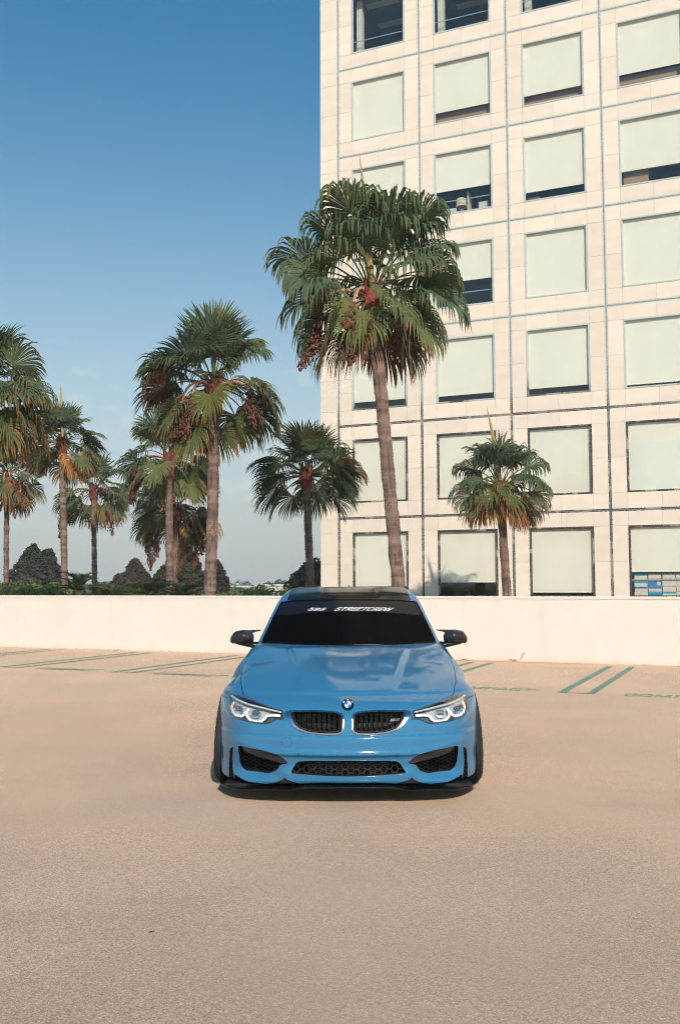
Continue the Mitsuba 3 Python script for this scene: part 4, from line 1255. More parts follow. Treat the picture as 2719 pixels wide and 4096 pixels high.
# ------------------------------------------------------------------ openings in the nose
head = rounded([(-.418, .578), (-.451, .584), (-.524, .602), (-.606, .624), (-.699, .645), (-.755, .650), (-.784, .649), (-.810, .643), (-.809, .615), (-.805, .574), (-.787, .542), (-.753, .518), (-.661, .503), (-.588, .495), (-.529, .492), (-.494, .503), (-.459, .522), (-.424, .525), (-.402, .524)], 0.005)
kid_o = rounded([(-.407, .572), (-.369, .581), (-.196, .586), (-.081, .580), (-.037, .569), (-.022, .544), (-.025, .470), (-.035, .451), (-.064, .441), (-.126, .439), (-.194, .442), (-.262, .450), (-.319, .468), (-.354, .492), (-.380, .527), (-.402, .552)], 0.010)
kid_i = rounded([(-.366, .568), (-.346, .575), (-.196, .5795), (-.087, .574), (-.044, .562), (-.031, .540), (-.033, .473), (-.042, .458), (-.066, .4485), (-.126, .4465), (-.191, .449), (-.256, .457), (-.309, .475), (-.336, .498), (-.356, .53)], 0.010)
kid_i = kid_i.buffer(-0.0018)
pock = rounded([(-.712, .348), (-.690, .352), (-.537, .334), (-.444, .312), (-.404, .287), (-.371, .252), (-.429, .239), (-.447, .208), (-.470, .191), (-.511, .175), (-.661, .180), (-.692, .201), (-.706, .237), (-.713, .312)], 0.006)
lid = rounded([(-.694, .353), (-.537, .334), (-.444, .312), (-.404, .287), (-.371, .252), (-.423, .251), (-.586, .288), (-.639, .304), (-.669, .323)], 0.003)
slit = rounded([(-.778, .292), (-.768, .316), (-.745, .341), (-.750, .304), (-.757, .240), (-.753, .185), (-.742, .140), (-.742, .108), (-.781, .108), (-.784, .205)], 0.004)
intake = rounded([(-.369, .190), (-.362, .209), (-.331, .259), (-.312, .271), (-.25, .2775), (0, .281), (.25, .2775), (.312, .271), (.331, .259), (.362, .209), (.369, .190), (.30, .184), (.137, .178), (0, .1755), (-.137, .178), (-.30, .184)], 0.007)
both = lambda f, *a: [f(*[p if s < 0 else flip(p) for p in a], s) for s in (-1, 1)]
body = body - layer(prism_s(intake), -0.2, 0.22)
for g in (head, kid_o, pock, slit):
    for q in (g, flip(g)):
        body = body - layer(prism_s(q), -0.2, {id(kid_o): 0.20, id(head): 0.10, id(pock): 0.15, id(slit): 0.08}[id(g)])


def hexes(outline, R, bar, squash=1.0):
    x0, z0, x1, z1 = outline.bounds
    cells = []
    hx, hz = 1.5 * R, math.sqrt(3) * R * squash
    for i in range(int((x1 - x0) / hx) + 3):
        for j in range(int((z1 - z0) / hz) + 3):
            cx, cz = x0 + (i - 1) * hx, z0 + (j - 1) * hz + (hz / 2 if i % 2 else 0)
            cells.append(sg.Polygon([(cx + R * math.cos(k * math.pi / 3), cz + R * squash * math.sin(k * math.pi / 3)) for k in range(6)]).buffer(-bar / 2))
    return outline.difference(shapely.union_all(cells)).buffer(0).union(outline.difference(outline.buffer(-bar)))


def liner(poly, depth, mat='matt_black'):
    """Black floor and walls of an opening."""
    emit('opening_liner', layer(prism_s(poly.buffer(-0.001)), depth - 0.012, depth - 0.002) + layer(prism_s(poly.buffer(-0.001).difference(poly.buffer(-0.006))), 0.010, depth - 0.01), mat, ())


def rim(name, poly, r, mat, d=0.002, closed=True):
    """A rolled edge round an opening."""
    ln = poly.exterior
    n = max(24, int(ln.length / 0.014))
    p = np.array([ln.interpolate(i / n, normalized=True).coords[0] for i in range(n)])
    s = surf_s(p[:, 0], p[:, 1])
    s = np.minimum(s, np.median(s) + 0.35)
    pts_ = np.stack([p[:, 0], s + d, p[:, 1]], 1)
    pts_ = np.vstack([pts_, pts_[:1]])
    return plain(name, tube(pts_, r, 7, False), mat, True)


ramp = rounded([(-.492, .095), (-.492, .116), (-.418, .150), (-.403, .167), (-.386, .152), (-.30, .128), (-.30, .095)], 0.002)
under = rounded([(-.505, .060), (-.505, .116), (-.53, .1165), (-.635, .1205), (-.690, .137), (-.728, .157), (-.7405, .150), (-.7405, .060)], 0.003)
for g, dep in ((ramp, 0.05), (under, 0.09)):
    for q in (g, flip(g)):
        body = body - layer(prism_s(q), -0.2, dep)
        if g is ramp:
            tag(emit('carbon_insert', layer(prism_s(q.buffer(-0.001)), 0.012, 0.048), 'carbon', (0.012,)), 'small carbon fibre insert where the side scoop meets the centre')
        else:
            emit('opening_liner', layer(prism_s(q.buffer(-0.001)), 0.06, 0.088), 'matt_black', ())
liner(intake, 0.22)
emit('lower_grille', layer(prism_s(hexes(intake.buffer(-0.001), 0.0232, 0.0065)), 0.030, 0.042), 'mesh_black', ())
rim('intake_rim', intake, 0.0055, 'paint', 0.0035)
# cooler tubes behind the lower grille
plain('cooler', cat(*[box(-0.26 + 0.004 * j, 0.26, -0.625, -0.615, 0.186 + 0.0125 * j, 0.186 + 0.0125 * j + 0.005) for j in range(7)] + [box(-0.262 + 0.04 * i, -0.256 + 0.04 * i, -0.614, -0.610, 0.184, 0.272) for i in range(14)]), 'radiator_metal', False)
for sgn in (-1, 1):
    F = (lambda p: p) if sgn < 0 else flip
    side_ = 'left' if sgn < 0 else 'right'
    # side intake: hexagon mesh, carbon lid, slit and blade
    liner(F(pock), 0.15)
    emit('side_grille', layer(prism_s(hexes(F(pock.buffer(-0.001)), 0.0165, 0.006, 0.85)), 0.040, 0.052), 'mesh_black', ())
    k = emit('carbon_lid', layer(prism_s(F(lid.buffer(-0.001))), 0.004, 0.10), 'carbon', (0.004,))
    tag(k, f'carbon fibre eyelid over the {side_} side intake')
    liner(F(slit), 0.08)
    emit('slit_grille', layer(prism_s(F(sg.MultiPolygon([sg.box(-.80, .11 + .021 * i, -.74, .119 + .021 * i) for i in range(10)]).intersection(slit.buffer(-0.001)))), 0.015, 0.03), 'mesh_black', ())
    rim('intake_rim', F(pock), 0.004, 'paint', 0.003)
    rim('scoop_rim', F(sg.Polygon([(-.742, .300), (-.748, .240), (-.742, .170), (-.722, .150), (-.690, .1385), (-.635, .1225), (-.53, .1185), (-.500, .1195), (-.53, .1186), (-.635, .1226), (-.690, .1386), (-.722, .1501), (-.7421, .170), (-.7481, .240)])), 0.0042, 'paint', 0.0025)
    # kidney grille
    liner(F(kid_i.buffer(-0.002)), 0.20)
    ringp = F(kid_o.buffer(-0.0005).difference(kid_i))
    e = emit('kidney_grille__surround', layer(prism_s(ringp), -0.010, 0.05), 'chrome', (-0.010,))
    x_ = np.linspace(-.345, -.052, 10)
    bars = [sg.box(a - .0075, .42, a - .0035, .60).union(sg.box(a + .0035, .42, a + .0075, .60)) for a in x_]
    bars = shapely.union_all(bars).intersection(kid_i.buffer(0.002))
    emit('kidney_grille__slat', layer(prism_s(F(bars)), 0.016, 0.042), 'mesh_black', ())
    # radiator seen through the slats
    x0, x1 = (-.33, -.03) if sgn < 0 else (.03, .33)
    tubes = [box(x0, x1, -0.570, -0.562, .448 + .0095 * j, .448 + .0095 * j + .0042) for j in range(10)] + [box(x0 + 0.017 * i, x0 + 0.017 * i + 0.003, -0.573, -0.570, .446, .545) for i in range(18)]
    plain('radiator', cat(*tubes), 'radiator_metal', False)
    # headlight
    lamp = f'{C}__headlight' + ('' if sgn < 0 else '_001')
    H = f'headlight' + ('' if sgn < 0 else '_001')
    hp = F(head)
    emit(f'{H}__housing', layer(prism_s(hp.buffer(-0.001)), 0.088, 0.099) + layer(prism_s(hp.buffer(-0.001).difference(hp.buffer(-0.007))), 0.006, 0.09), 'lamp_dark', ())
    sk = layer(prism_s(hp.buffer(-0.0008)), 0.001, 0.004).to_mesh()
    v, f = np.asarray(sk.vert_properties[:, :3], float), np.asarray(sk.tri_verts, int)
    on = np.abs(car_field(v[:, 0], v[:, 1] - 0.001, v[:, 2])) < 5e-4
    f = f[on[f].all(1)]
    nv = norm(grad(v - [0, 0.001, 0]))
    scene[f'{lamp}__lens'] = {'type': 'ply', 'filename': meshkit.write_ply((v, f), False, normals=nv), 'face_normals': False, 'bsdf': {'type': 'ref', 'id': 'window_glass'}, 'to_world': T(CAR)}
    K = lambda pts_: [((p[0] * 0.20596 + 484.4), (p[1] * 0.20596 + 1568.6)) for p in pts_]

    def strip(pts_, w, d0, d1, mat, name, cap=1):
        ln = sg.LineString(pts_).buffer(w, cap_style=cap, join_style=1)
        return emit(f'{H}__{name}', layer(prism_s(F(ln.intersection(head.buffer(-0.008)))), d0, d1), mat, (d0,))

    # light guides, traced in (x, z)
    g1 = [(-.764, .600), (-.774, .573), (-.762, .548), (-.740, .533), (-.698, .529), (-.676, .540), (-.668, .557)]
    g2 = [(-.650, .572), (-.658, .554), (-.654, .530), (-.630, .509), (-.592, .501), (-.559, .506), (-.536, .524), (-.522, .541), (-.490, .546), (-.440, .545)]
    strip(g1, 0.0074, 0.020, 0.035, 'lamp_white', 'light_guide')
    strip(g2, 0.0074, 0.018, 0.033, 'lamp_white', 'light_guide')
    strip([(-.80, .640), (-.74, .623), (-.66, .604), (-.56, .588), (-.43, .566)], 0.0042, 0.014, 0.028, 'brow', 'brow_trim')
    bez = sg.Polygon([(-.795, .632), (-.74, .617), (-.66, .597), (-.56, .580), (-.47, .566), (-.47, .552), (-.52, .546), (-.54, .528), (-.56, .510), (-.60, .505), (-.64, .515), (-.655, .54), (-.67, .545), (-.70, .533), (-.75, .537), (-.772, .56), (-.770, .60)])
    emit(f'{H}__bezel', layer(prism_s(F(bez.intersection(head.buffer(-0.009)))), 0.064, 0.085), 'lamp_bezel', (0.064,))
    for cx_, cz_, w_ in ((-.722, .560, .040), (-.600, .545, .040)):
        def quad_(a, b, c, d):
            return sg.Polygon([(cx_ + a * w_, cz_ + b * w_), (cx_ + c * w_, cz_ + b * w_), (cx_ + c * w_, cz_ + d * w_), (cx_ + a * w_, cz_ + d * w_)])
        octo = sg.Polygon([(cx_ + w_ * 1.0 * math.cos(t), cz_ + w_ * 0.82 * math.sin(t)) for t in np.arange(8) * math.pi / 4 + math.pi / 8])
        emit(f'{H}__lamp_unit', layer(prism_s(F(octo)), 0.060, 0.087), 'lamp_grey', (0.060,))
        bowl = octo.buffer(-0.006)
        emit(f'{H}__reflector', layer(prism_s(F(bowl.intersection(sg.box(cx_ - 1, cz_ + 0.004, cx_ + 1, 9)))), 0.050, 0.0595), 'reflector', (0.050,))
        emit(f'{H}__reflector', layer(prism_s(F(bowl.intersection(sg.box(cx_ - 1, -9, cx_ + 1, cz_ - 0.004)))), 0.045, 0.0595), 'reflector', (0.045,))
        emit(f'{H}__shutter', layer(prism_s(F(quad_(-.5, -.10, .5, .12))), 0.036, 0.044), 'lamp_dark', (0.036,))
        for px in (-.45, .05, .5):
            emit(f'{H}__lamp_rib', layer(prism_s(F(quad_(px, .18, px + .07, .62))), 0.040, 0.0495), 'lamp_dark', ())
    emit(f'{H}__marker_lamp', layer(prism_s(F(sg.box(-.758, .583, -.742, .597))), 0.03, 0.045), 'amber', ())
    emit(f'{H}__inner_panel', layer(prism_s(F(sg.Polygon([(-.53, .497), (-.405, .527), (-.415, .572), (-.50, .565), (-.515, .52)]))), 0.045, 0.07), 'lamp_dark', (0.045,))

# ------------------------------------------------------------------ panels
hood_r = [(0, -.603), (.303, -.598), (.467, -.578), (.607, -.553), (.656, -.505), (.701, -.449), (.741, -.251), (.762, 0.0), (.772, .179), (.762, .396), (.746, .754), (.735, .86)]
back = [(x, 0.628 + 0.235 * (x / 0.7) ** 2) for x in (.70, .6, .5, .4, .3, .2, .1, 0)]
half_h = hood_r + back
hoodp = sg.Polygon(half_h + [(-x, s) for x, s in half_h[::-1]]).buffer(0)
hood = body ^ prism_z(hoodp.buffer(-0.002), 0.595, 1.2)
hood = hood - prism_z(sg.box(-1, -1, 1, 2), 0.5, 0.6)
body = body - prism_z(hoodp.buffer(0.002), 0.56, 1.2)
# added unseen slab, so that no light falls in through the shut line
plain('bay_filler', box(-0.70, 0.70, -0.45, 0.75, 0.48, 0.52), 'matt_black', False)

wsr = [(-.713, .893), (-.700, .952), (-.668, 1.042), (-.632, 1.137), (-.604, 1.206), (-.588, 1.241), (-.45, 1.2535), (-.25, 1.2605), (0, 1.2625)]
wsp = sg.Polygon(wsr + [(-x, z) for x, z in wsr[::-1]]).buffer(-0.008).buffer(0.008)
tool = prism_s(wsp, 0.40, 1.62)
emit('windscreen', layer(tool ^ prism_s(wsp.buffer(-0.003), 0.40, 1.62), 0.002, 0.05), 'dark_glass', (0.002,))
body = body - layer(tool, -0.3, 0.045)
film = wsp.buffer(-0.012).intersection(sg.Polygon([(-1, 1.128), (-.577, 1.131), (-.284, 1.156), (0, 1.165), (.284, 1.156), (.577, 1.131), (1, 1.128), (1, 2), (-1, 2)]))
emit('windscreen__sun_strip', layer(prism_s(film, 0.40, 1.62), 0.0008, 0.0035), 'banner_film', (0.0008,))

# black roof panel
rp = [(.588, 1.30), (.566, 1.44), (.548, 1.47), (.530, 1.60), (.522, 1.90), (.520, 2.2), (.50, 2.55), (.46, 2.72), (.3, 2.76), (0, 2.77)]
rp = [(x, s) for x, s in rp if s > 1.41]
front_edge = [(0, 1.395), (.2, 1.405), (.4, 1.44), (.54, 1.482)]
rh = front_edge + [(.530, 1.60), (.520, 1.90), (.515, 2.2), (.495, 2.55), (.46, 2.72), (.3, 2.76), (0, 2.77)]
roofp = sg.Polygon(rh + [(-x, s) for x, s in rh[::-1]]).buffer(0)
roof_tool = prism_z(roofp, 1.18, 1.6)
rz0 = body0.translate([0, 0, -0.03])
emit('roof_panel', (body ^ prism_z(roofp.buffer(-0.003), 1.18, 1.6)) - rz0, 'roof_carbon')
body = (body - roof_tool) + (body ^ roof_tool ^ body0.translate([0, 0, -0.006]) ^ rz0)

# side glass
dlo = sg.Polygon([(1.00, .945), (1.32, 1.10), (1.62, 1.222), (1.85, 1.285), (2.15, 1.305), (2.5, 1.275), (2.85, 1.17), (3.02, 1.06), (2.98, .985), (2.6, .965), (1.6, .945)]).buffer(-.01).buffer(.01)
bpil = sg.box(1.86, 0.9, 1.92, 1.4)
for sgn in (-1, 1):
    a, b = (-1, -0.3) if sgn < 0 else (0.3, 1)
    inner = body0.translate([-sgn * 0.02, 0, 0])
    t0 = prism_x(dlo, a, b)
    emit('side_glass', ((body0.translate([-sgn * 0.003, 0, 0]) ^ prism_x(dlo.buffer(-.002), a, b)) - body0.translate([-sgn * 0.022, 0, 0])), 'dark_glass', ())
    body = body - ((body ^ t0) - inner)
# rear glass, lamps
rw = sg.Polygon([(-.50, 1.24), (.50, 1.24), (.60, 1.02), (-.60, 1.02)]).buffer(-.02).buffer(.02)
tool = prism_s(rw, 2.3, 3.8)
emit('rear_glass', ((body ^ tool) ^ body0.translate([0, -0.003, 0])) - body0.translate([0, -0.04, 0]), 'dark_glass', ())
body = body - (tool - body0.translate([0, -0.02, 0]))
for sgn in (-1, 1):
    tl = sg.Polygon([(sgn * .42, .80), (sgn * .42, .72), (sgn * .80, .70), (sgn * .80, .83)])
    tool = prism_s(tl, 3.0, 4.0)
    emit('tail_light', ((body ^ tool) ^ body0.translate([0, 0.004, 0])) - body0.translate([0, -0.04, 0]), 'red_lens', ())
    body = body - (tool - body0.translate([0, -0.02, 0]))

# wheel arches with black liners
WHEELS = [(0.0, 0.318), (2.705, 0.318)]
for s_, z_ in WHEELS:
    cyl = m3.Manifold.cylinder(0.46, 0.343, 0.343, 72).rotate([0, 90, 0])
    shell_ = cyl - m3.Manifold.cylinder(0.6, 0.335, 0.335, 72).rotate([0, 90, 0]).translate([-0.05, 0, 0])
    for sgn in (-1, 1):
        t = [0.54 if sgn > 0 else -1.0, s_, z_]
        emit('arch_liner', (shell_.translate(t) ^ body0.translate([-sgn * 0.012, 0, 0])), 'matt_black', ())
        body = body - cyl.translate(t)
    body = body

# shut lines and split panels
bump = prism_x(sg.Polygon([(-1.2, 0), (-.36, 0), (-.36, .45), (-.20, .620), (-.30, .622), (-1.2, .622)]), -1.2, 1.2) + prism_s(sg.box(-.69, .3, .69, .72), -1.2, -.36)
gap = prism_x(sg.LineString([(-.36, 0), (-.36, .45), (-.20, .622), (-1.2, .624)]).buffer(.0018), -1.2, 1.2) - prism_s(sg.box(-.70, .3, .70, .8), -1.3, -.3)
body = body - gap
bumper = body ^ bump
body = body - bump
fline = sg.LineString([(.60, .15), (.62, .5), (.60, .80), (.72, .98)]).buffer(.002)
dline = sg.LineString([(1.80, .15), (1.82, .6), (1.86, .95), (1.88, 1.28)]).buffer(.002)
d2 = sg.LineString([(2.36, .55), (2.45, .75), (2.75, .9), (2.86, 1.0)]).buffer(.002)
for a, b in ((-1, -0.60), (0.60, 1)):
    for l in (fline, dline, d2):
        body = body - prism_x(l, a, b)
fen = prism_x(sg.Polygon([(-.6, .3), (-.36, .1), (.60, .1), (.62, .5), (.60, .80), (.72, .98), (.5, .98), (-.6, .75)]), -1.2, 1.2)
fl, fr = fen ^ prism_x(sg.box(-2, 0, 2, 2), -1.2, -0.45), fen ^ prism_x(sg.box(-2, 0, 2, 2), 0.45, 1.2)
emit('fender', body ^ fl, 'paint')
emit('fender', body ^ fr, 'paint')
body = body - fl - fr
door = prism_x(sg.Polygon([(.60, .15), (.62, .5), (.60, .80), (.72, .93), (.98, .935), (1.86, .935), (1.82, .6), (1.80, .15)]), -1.2, 1.2)
for a, b in ((-1.2, -0.6), (0.6, 1.2)):
    dl = door ^ prism_x(sg.box(-2, 0, 2, 2), a, b)
    emit('door', body ^ dl, 'paint')
    body = body - dl
emit('hood', hood, 'paint')
emit('front_bumper', bumper, 'paint')
emit('body_shell', body, 'paint')

# ------------------------------------------------------------------ splitter, carbon ramps
ZL = tab([0, .24, .32, .376, .46, .6, .75, .87], [.121, .119, .110, .100, .095, .088, .080, .068])
xs_ = np.linspace(-.872, .872, 121)
pl = 0.145 * (xs_ / 0.7) ** 2 + 0.225 * (np.maximum(np.abs(xs_) - 0.60, 0) / 0.26) ** 2.8
fs_ = -0.858 + pl * np.where(np.abs(xs_) > 0.8, 0.98, 0.985)
zl = ZL(np.abs(xs_))
prof = [(-0.0, 0.0), (0.004, -0.005), (0.02, -0.007), (0.26, -0.007), (0.26, 0.002), (0.02, 0.003), (0.004, 0.002)]
v = np.array([[xs_[i], fs_[i] + a, zl[i] + b * (1.25 - 0.3 * abs(xs_[i]))] for i in range(len(xs_)) for a, b in prof])
n = len(prof)
f = [[i * n + j, i * n + (j + 1) % n, (i + 1) * n + (j + 1) % n, (i + 1) * n + j] for i in range(len(xs_) - 1) for j in range(n)]
f = [[q[0], q[1], q[2]] for q in f] + [[q[0], q[2], q[3]] for q in f]
for e0 in (0, (len(xs_) - 1) * n):
    f += [[e0, e0 + j, e0 + j + 1] if e0 == 0 else [e0, e0 + j + 1, e0 + j] for j in range(1, n - 1)]
sp = trimesh.Trimesh(v, f, process=False)
sp.invert() if sp.volume < 0 else None
tag(plain('splitter', sp, 'lip_black', 30), 'thin wavy carbon fibre splitter under the front bumper')
plain('undertray', box(-0.80, 0.80, -0.60, 0.0, 0.085, 0.10), 'matt_black', False)

# ------------------------------------------------------------------ badges, caps, sensors, lettering
def on_skin(name, poly, d0, d1, mat):
    return emit(name, layer(prism_s(poly, -1.2, 1.7), d0, d1), mat, (d0,))


ex, ez = 0.0, 0.616
disc = lambda r, cx=ex, cz=ez, n=40, k=0.80: sg.Polygon([(cx + r * math.cos(t), cz + r * k * math.sin(t)) for t in np.linspace(0, 2 * np.pi, n, endpoint=False)])
on_skin('roundel__rim', disc(.0405).difference(disc(.0378)), -0.007, 0.01, 'chrome')
on_skin('roundel__ring', disc(.0378).difference(disc(.0235)), -0.006, 0.01, 'gloss_black')
on_skin('roundel__ring_edge', disc(.0235).difference(disc(.0222)), -0.007, 0.01, 'chrome')
for q, (a, b) in enumerate(((1, 1), (-1, 1), (-1, -1), (1, -1))):
    qd = sg.box(*sorted((ex, ex + a)), *()) if False else sg.Polygon([(ex, ez), (ex + a, ez), (ex + a, ez + b), (ex, ez + b)])
    on_skin('roundel__quarter', disc(.0222).intersection(qd), -0.006, 0.01, 'decal_white' if a * b > 0 else 'logo_blue')


def lettering(name, word, x0, x1, z0, z1, mat, slant=0.0, d=-0.003, wob=None, thick=0.0015, curve=0.0, tf=None):
    m = meshkit.text_mesh(word, 1.0, 1.0, bold=True)
    m.apply_translation([-m.bounds[0][0], -m.bounds[0][1], -m.bounds[0][2]])
    m = m.subdivide() if len(m.faces) < 4000 else m
    v = np.array(m.vertices) / m.extents
    zz = v[:, 1]
    w = x1 - x0 - slant * (z1 - z0)
    x = x0 + v[:, 0] * w + slant * (z1 - z0) * zz
    z = z0 + (z1 - z0) * zz
    if tf is not None:
        x, z = tf(x, z)
    z = z - curve * (x ** 2)
    s = surf_s(x, z)
    return plain(name, trimesh.Trimesh(np.stack([x, s + d - thick * v[:, 2], z], 1), m.faces, process=False), mat, False)


for ch, ang in (('B', 148), ('M', 90), ('W', 32)):
    a = math.radians(ang)
    cx, cz, r = ex + .0305 * math.cos(a), ez + .0305 * .8 * math.sin(a), a - math.pi / 2
    lettering('roundel__letter', ch, -.0048, .0048, -.0045, .0045, 'decal_white', d=-0.0075, tf=lambda x, z, c=cx, e=cz, r=r: (c + x * math.cos(r) - z * math.sin(r), e + x * math.sin(r) + z * math.cos(r)))
lettering('windscreen__lettering', '585', -.352, -.182, 1.167, 1.190, 'decal_white', slant=1.6, curve=-0.02)
lettering('windscreen__lettering', 'STREETCREW', -.128, .388, 1.169, 1.198, 'decal_white', slant=1.6, curve=0.06)
# tricolour badge in the right grille
for i, mname in enumerate(('logo_blue', 'logo_navy', 'logo_red')):
    a = .268 + .0085 * i
    pp = sg.Polygon([(a, .517), (a + .008, .517), (a + .0145, .533), (a + .0065, .533)])
    on_skin('grille_badge__stripe', pp, 0.008, 0.014, mname)
m = meshkit.text_mesh('M3', 0.0155, 0.004, bold=True)
m.apply_translation([-m.bounds[0][0], -m.bounds[0][1], 0])
m.apply_scale([.030 / m.extents[0], .0155 / m.extents[1], 1])
v = np.array(m.vertices)
plain('grille_badge__letter', trimesh.Trimesh(np.stack([.2955 + v[:, 0] + 0.4 * v[:, 1], -0.735 - v[:, 2], .5175 + v[:, 1]], 1), m.faces, process=False), 'chrome', False)
on_skin('tow_cap', disc(.0335, -.389, .388, 40, 0.94).difference(disc(.0318, -.389, .388, 40, 0.94)), -0.0006, 0.004, 'matt_black')
for x, z in ((-.776, .418), (-.316, .313), (.316, .313), (.776, .418)):
    on_skin('parking_sensor', disc(.0105, x, z, 24, 1.0).difference(disc(.0088, x, z, 24, 1.0)), -0.0008, 0.004, 'matt_black')

# wipers
for pts_ in ([(.036, .915), (.10, .9165), (.159, .9175), (.24, .9155), (.30, .9115)], [(-.50, .914), (-.44, .9165), (-.38, .9165), (-.32, .9135)]):
    p = np.array(pts_)
    s = surf_s(p[:, 0], p[:, 1])
    plain('wiper', tube(bezier(np.stack([p[:, 0], s - 0.012, p[:, 1]], 1), 12), 0.0055, 6), 'gloss_black', True)
# aerial fin
fin = m3.Manifold.hull_points(np.array([(-.022, 2.62, 1.318), (.022, 2.62, 1.318), (0, 2.60, 1.33), (-.012, 2.80, 1.30), (.012, 2.80, 1.30), (0, 2.735, 1.385), (0, 2.775, 1.39), (-.004, 2.75, 1.38), (.004, 2.75, 1.38)]))
t = fin.to_mesh()
plain('aerial_fin', trimesh.Trimesh(t.vert_properties[:, :3], t.tri_verts, process=False), 'gloss_black', 40)

# ------------------------------------------------------------------ mirrors
def chain(balls, pairs_hull=True):
    """Hulls of consecutive spheres joined into one solid."""
    sp_ = [m3.Manifold.sphere(r, 40).scale([1, k, 1]).translate([x, s, z]) for x, s, z, r, k in balls]
    if not pairs_hull:
        return m3.Manifold.batch_hull(sp_)
    out = m3.Manifold.batch_hull(sp_[:2])
    for a, b in zip(sp_[1:], sp_[2:]):
        out = out + m3.Manifold.batch_hull([a, b])
    return out


def soft(man, h=0.008, it=14):
    t = man.refine_to_length(h).to_mesh()
    tm = trimesh.Trimesh(t.vert_properties[:, :3], t.tri_verts, process=True)
    trimesh.smoothing.filter_taubin(tm, iterations=it)
    return tm


for sgn in (-1, 1):
    capm = chain([(-.940, 1.00, .945, .030, 1.2), (-.910, .985, .968, .042, 1.3), (-.852, .955, .968, .050, 1.3), (-.816, .960, .962, .044, 1.3), (-.802, .975, .940, .028, 1.3), (-.945, 1.01, .932, .026, 1.2), (-.86, .96, .985, .036, 1.3)], False)
    capm = capm + chain([(-.862, .965, .990, .030, 1.2), (-.820, .965, .999, .019, 1.2), (-.775, .970, 1.010, .0095, 1.2), (-.722, .985, 1.0155, .0045, 1.2)])
    capm = soft(capm, 0.010, 10)
    arm = soft(chain([(-.935, 1.0, .926, .016, 1.5), (-.90, .99, .915, .018, 1.6), (-.84, .975, .906, .021, 1.6), (-.775, .97, .897, .026, 1.5), (-.70, .98, .893, .032, 1.2)]), 0.010, 8)
    gl = trimesh.creation.cylinder(0.045, 0.006, sections=32)
    gl.apply_transform(trimesh.transformations.rotation_matrix(math.pi / 2, [1, 0, 0]))
    gl.apply_scale([1.5, 1, 0.95])
    gl.apply_translation([-.872, 1.046, .960])
    M = f'side_mirror' + ('' if sgn < 0 else '_001')
    for nm, mm, mat in (('cap', capm, 'carbon'), ('arm', arm, 'gloss_black'), ('glass', gl, 'chrome')):
        mm = mm.copy()
        if sgn > 0:
            mm.vertices[:, 0] *= -1
            mm.invert()
        plain(f'{M}__{nm}', mm, mat, 45)

# ------------------------------------------------------------------ wheels
def wheel(name, s_, sgn, camber, width, xo, R=0.318):
    prof = [(R - .10, -width / 2 + .012), (R - .055, -width / 2), (R - .018, -width / 2 + .006), (R - .004, -width / 2 + .022)]
    gw_ = [-.075, -.025, .025, .075]
    for g in gw_:
        prof += [(R, g - .006), (R - .008, g - .004), (R - .008, g + .004), (R, g + .006)]
    prof += [(R - .004, width / 2 - .022), (R - .018, width / 2 - .006), (R - .055, width / 2), (R - .10, width / 2 - .012)]
    ty = trimesh.creation.revolve(np.array(prof + prof[:1]), sections=72)
    # sipes across the tread
    blocks = [box(R - .006, R + .0015, -.010, .010, -width / 2 + .03, -.085), box(R - .006, R + .0015, -.010, .010, .085, width / 2 - .03)]
    tr = []
    for i in range(48):
        for b in blocks:
            c = b.copy()
            c.apply_transform(trimesh.transformations.rotation_matrix(i * 2 * math.pi / 48, [0, 0, 1]))
            tr.append(c)
    rimm = trimesh.creation.revolve(np.array([(R - .10, -width / 2 + .014), (R - .085, width / 2 - .010), (R - .098, width / 2 - .008), (R - .112, width / 2 - .03), (R - .115, -width / 2 + .02), (R - .10, -width / 2 + .014)]), sections=48)
    hub = trimesh.creation.cylinder(0.055, 0.05, sections=24)
    hub.apply_translation([0, 0, width / 2 - .06])
    M = trimesh.transformations.rotation_matrix(math.pi / 2, [0, 1, 0])
    if sgn < 0:
        M = trimesh.transformations.rotation_matrix(-math.pi / 2, [0, 1, 0])
    tilt = trimesh.transformations.rotation_matrix(-sgn * camber, [0, 1, 0])
    off = trimesh.transformations.translation_matrix([xo * sgn - sgn * width / 2, s_, R - 0.002])
    A = off @ tilt @ M
    spokes = []
    for i in range(10):
        sp_ = box(.03, R - .095, -.014, .014, width / 2 - .065, width / 2 - .03)
        sp_.apply_transform(trimesh.transformations.rotation_matrix(i * 2 * math.pi / 10, [0, 0, 1]))
        spokes.append(sp_)
    W = num(f'{C}__wheel')[len(C) + 2:]
    for nm, mesh, mat, sm in (('tyre', cat(ty, *tr), 'rubber', 30), ('rim', cat(rimm, hub), 'gloss_black', 30)):
        mesh.apply_transform(A)
        plain(f'{W}__{nm}', mesh, mat, sm)
    for sp_ in spokes:
        sp_.apply_transform(A)
        plain(f'{W}__spoke', sp_, 'gloss_black', False)


for sgn in (-1, 1):
    wheel('wheel', 0.0, sgn, math.radians(3.2), 0.265, 0.918)
    wheel('wheel', 2.705, sgn, math.radians(2.0), 0.285, 0.905)

# ------------------------------------------------------------------ small things on the deck and the air
rng = np.random.default_rng(5)
leaf = np.array([[0, 0, 0.004], [0.03, 0.012, 0.016], [0.055, 0.0, 0.006], [0.03, -0.014, 0.018], [0.028, 0.0, 0.010], [0.075, 0.004, 0.02]])
lt = trimesh.Trimesh(leaf, [[0, 4, 1], [1, 4, 2], [2, 4, 3], [3, 4, 0], [2, 5, 4]], process=False)
diffuse('dry_leaf', (0.035, 0.028, 0.03), 0.8)
diffuse('rust_leaf', (0.42, 0.16, 0.08), 0.8)


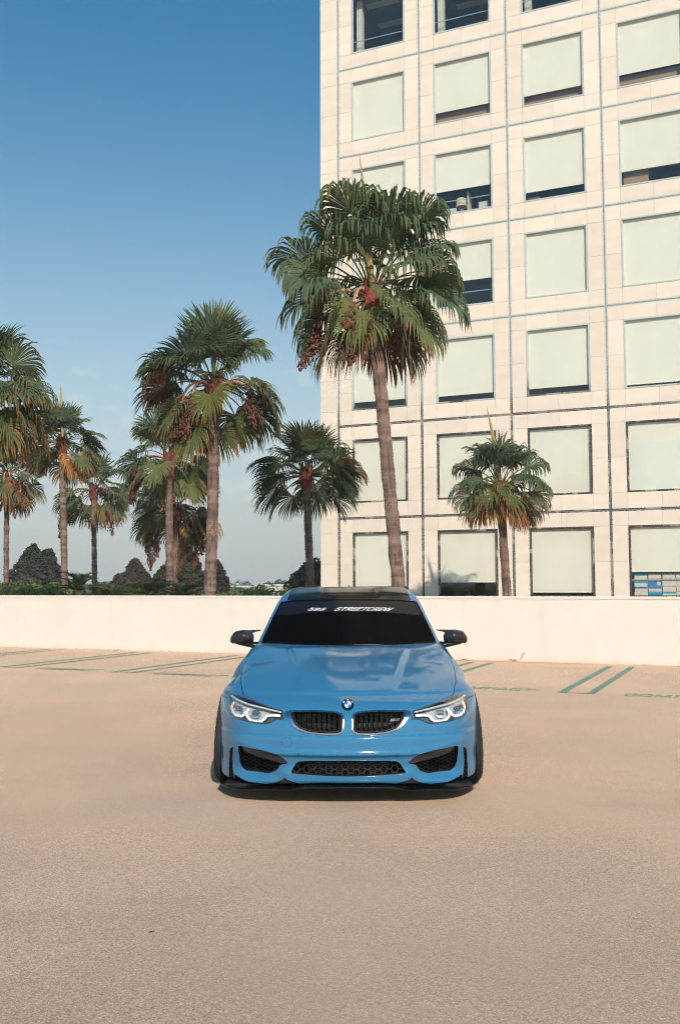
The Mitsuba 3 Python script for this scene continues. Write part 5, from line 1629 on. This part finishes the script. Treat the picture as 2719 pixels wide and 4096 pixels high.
def fallen(dx, dy, scale, turn, mat, label):
    v = np.array([1.0, 0, 0]) * (dx * 1.734 - 1359.5) / FOCAL - upr * (dy * 1.734 - 2048) / FOCAL + fwd
    p = v * (EYE / -v[2])
    m = trimesh.transformations.translation_matrix([p[0], p[1], 0.0]) @ trimesh.transformations.rotation_matrix(turn, [0, 0, 1]) @ np.diag([scale, scale, scale, 1])
    key = num('fallen_leaf')
    mm = lt.copy()
    mm.apply_transform(m)
    add(key, mm, mat, label=label, cat='leaf')


fallen(341, 2153, 0.38, 0.4, 'dry_leaf', 'small dark curled leaf on the open deck at the lower left')
fallen(1060, 1526, 2.2, 0.2, 'rust_leaf', 'curled rusty leaf at the foot of the wall right of the car')
fallen(1195, 1528, 2.4, 2.6, 'rust_leaf', 'dry brown leaf at the foot of the wall under a small stain')
fallen(262, 1502, 2.2, 1.0, 'rust_leaf', 'rusty leaf at the foot of the wall left of the car')
vs, fs = [], []
for i in range(500):
    u, w = rng.uniform(-20, 12), 17.53 - abs(rng.normal(0, 0.10)) - 0.02
    if meshkit.fbm(np.array([[u * 0.6, 3.0, 0]]), 3, 2)[0] < 0.47:
        continue
    q = local(trimesh.Trimesh(leaf * rng.uniform(0.3, 0.9) @ trimesh.transformations.rotation_matrix(rng.uniform(0, 6.28), [0, 0, 1])[:3, :3].T + [u, w, 0.0], lt.faces, process=False))
    fs.append(np.asarray(q.faces) + 6 * len(vs))
    vs.append(np.asarray(q.vertices))
add('leaf_litter', (np.vstack(vs), np.vstack(fs)), 'rust_leaf', label='thin line of rusty leaf litter along the foot of the wall', kind='stuff')

# thin air: far things fade a little
scene['air'] = {'type': 'homogeneous', 'albedo': {'type': 'rgb', 'value': [0.95, 0.95, 0.93]}, 'sigma_t': 0.0006}
scene['haze'] = {'type': 'cube', 'bsdf': {'type': 'null'}, 'interior': {'type': 'ref', 'id': 'air'}, 'to_world': T().translate([0, 2000, 22]).scale([5200, 5200, 28])}
scene['camera']['medium'] = {'type': 'ref', 'id': 'air'}
tag('haze', 'thin pale haze in the air over the deck and the town', kind='stuff')
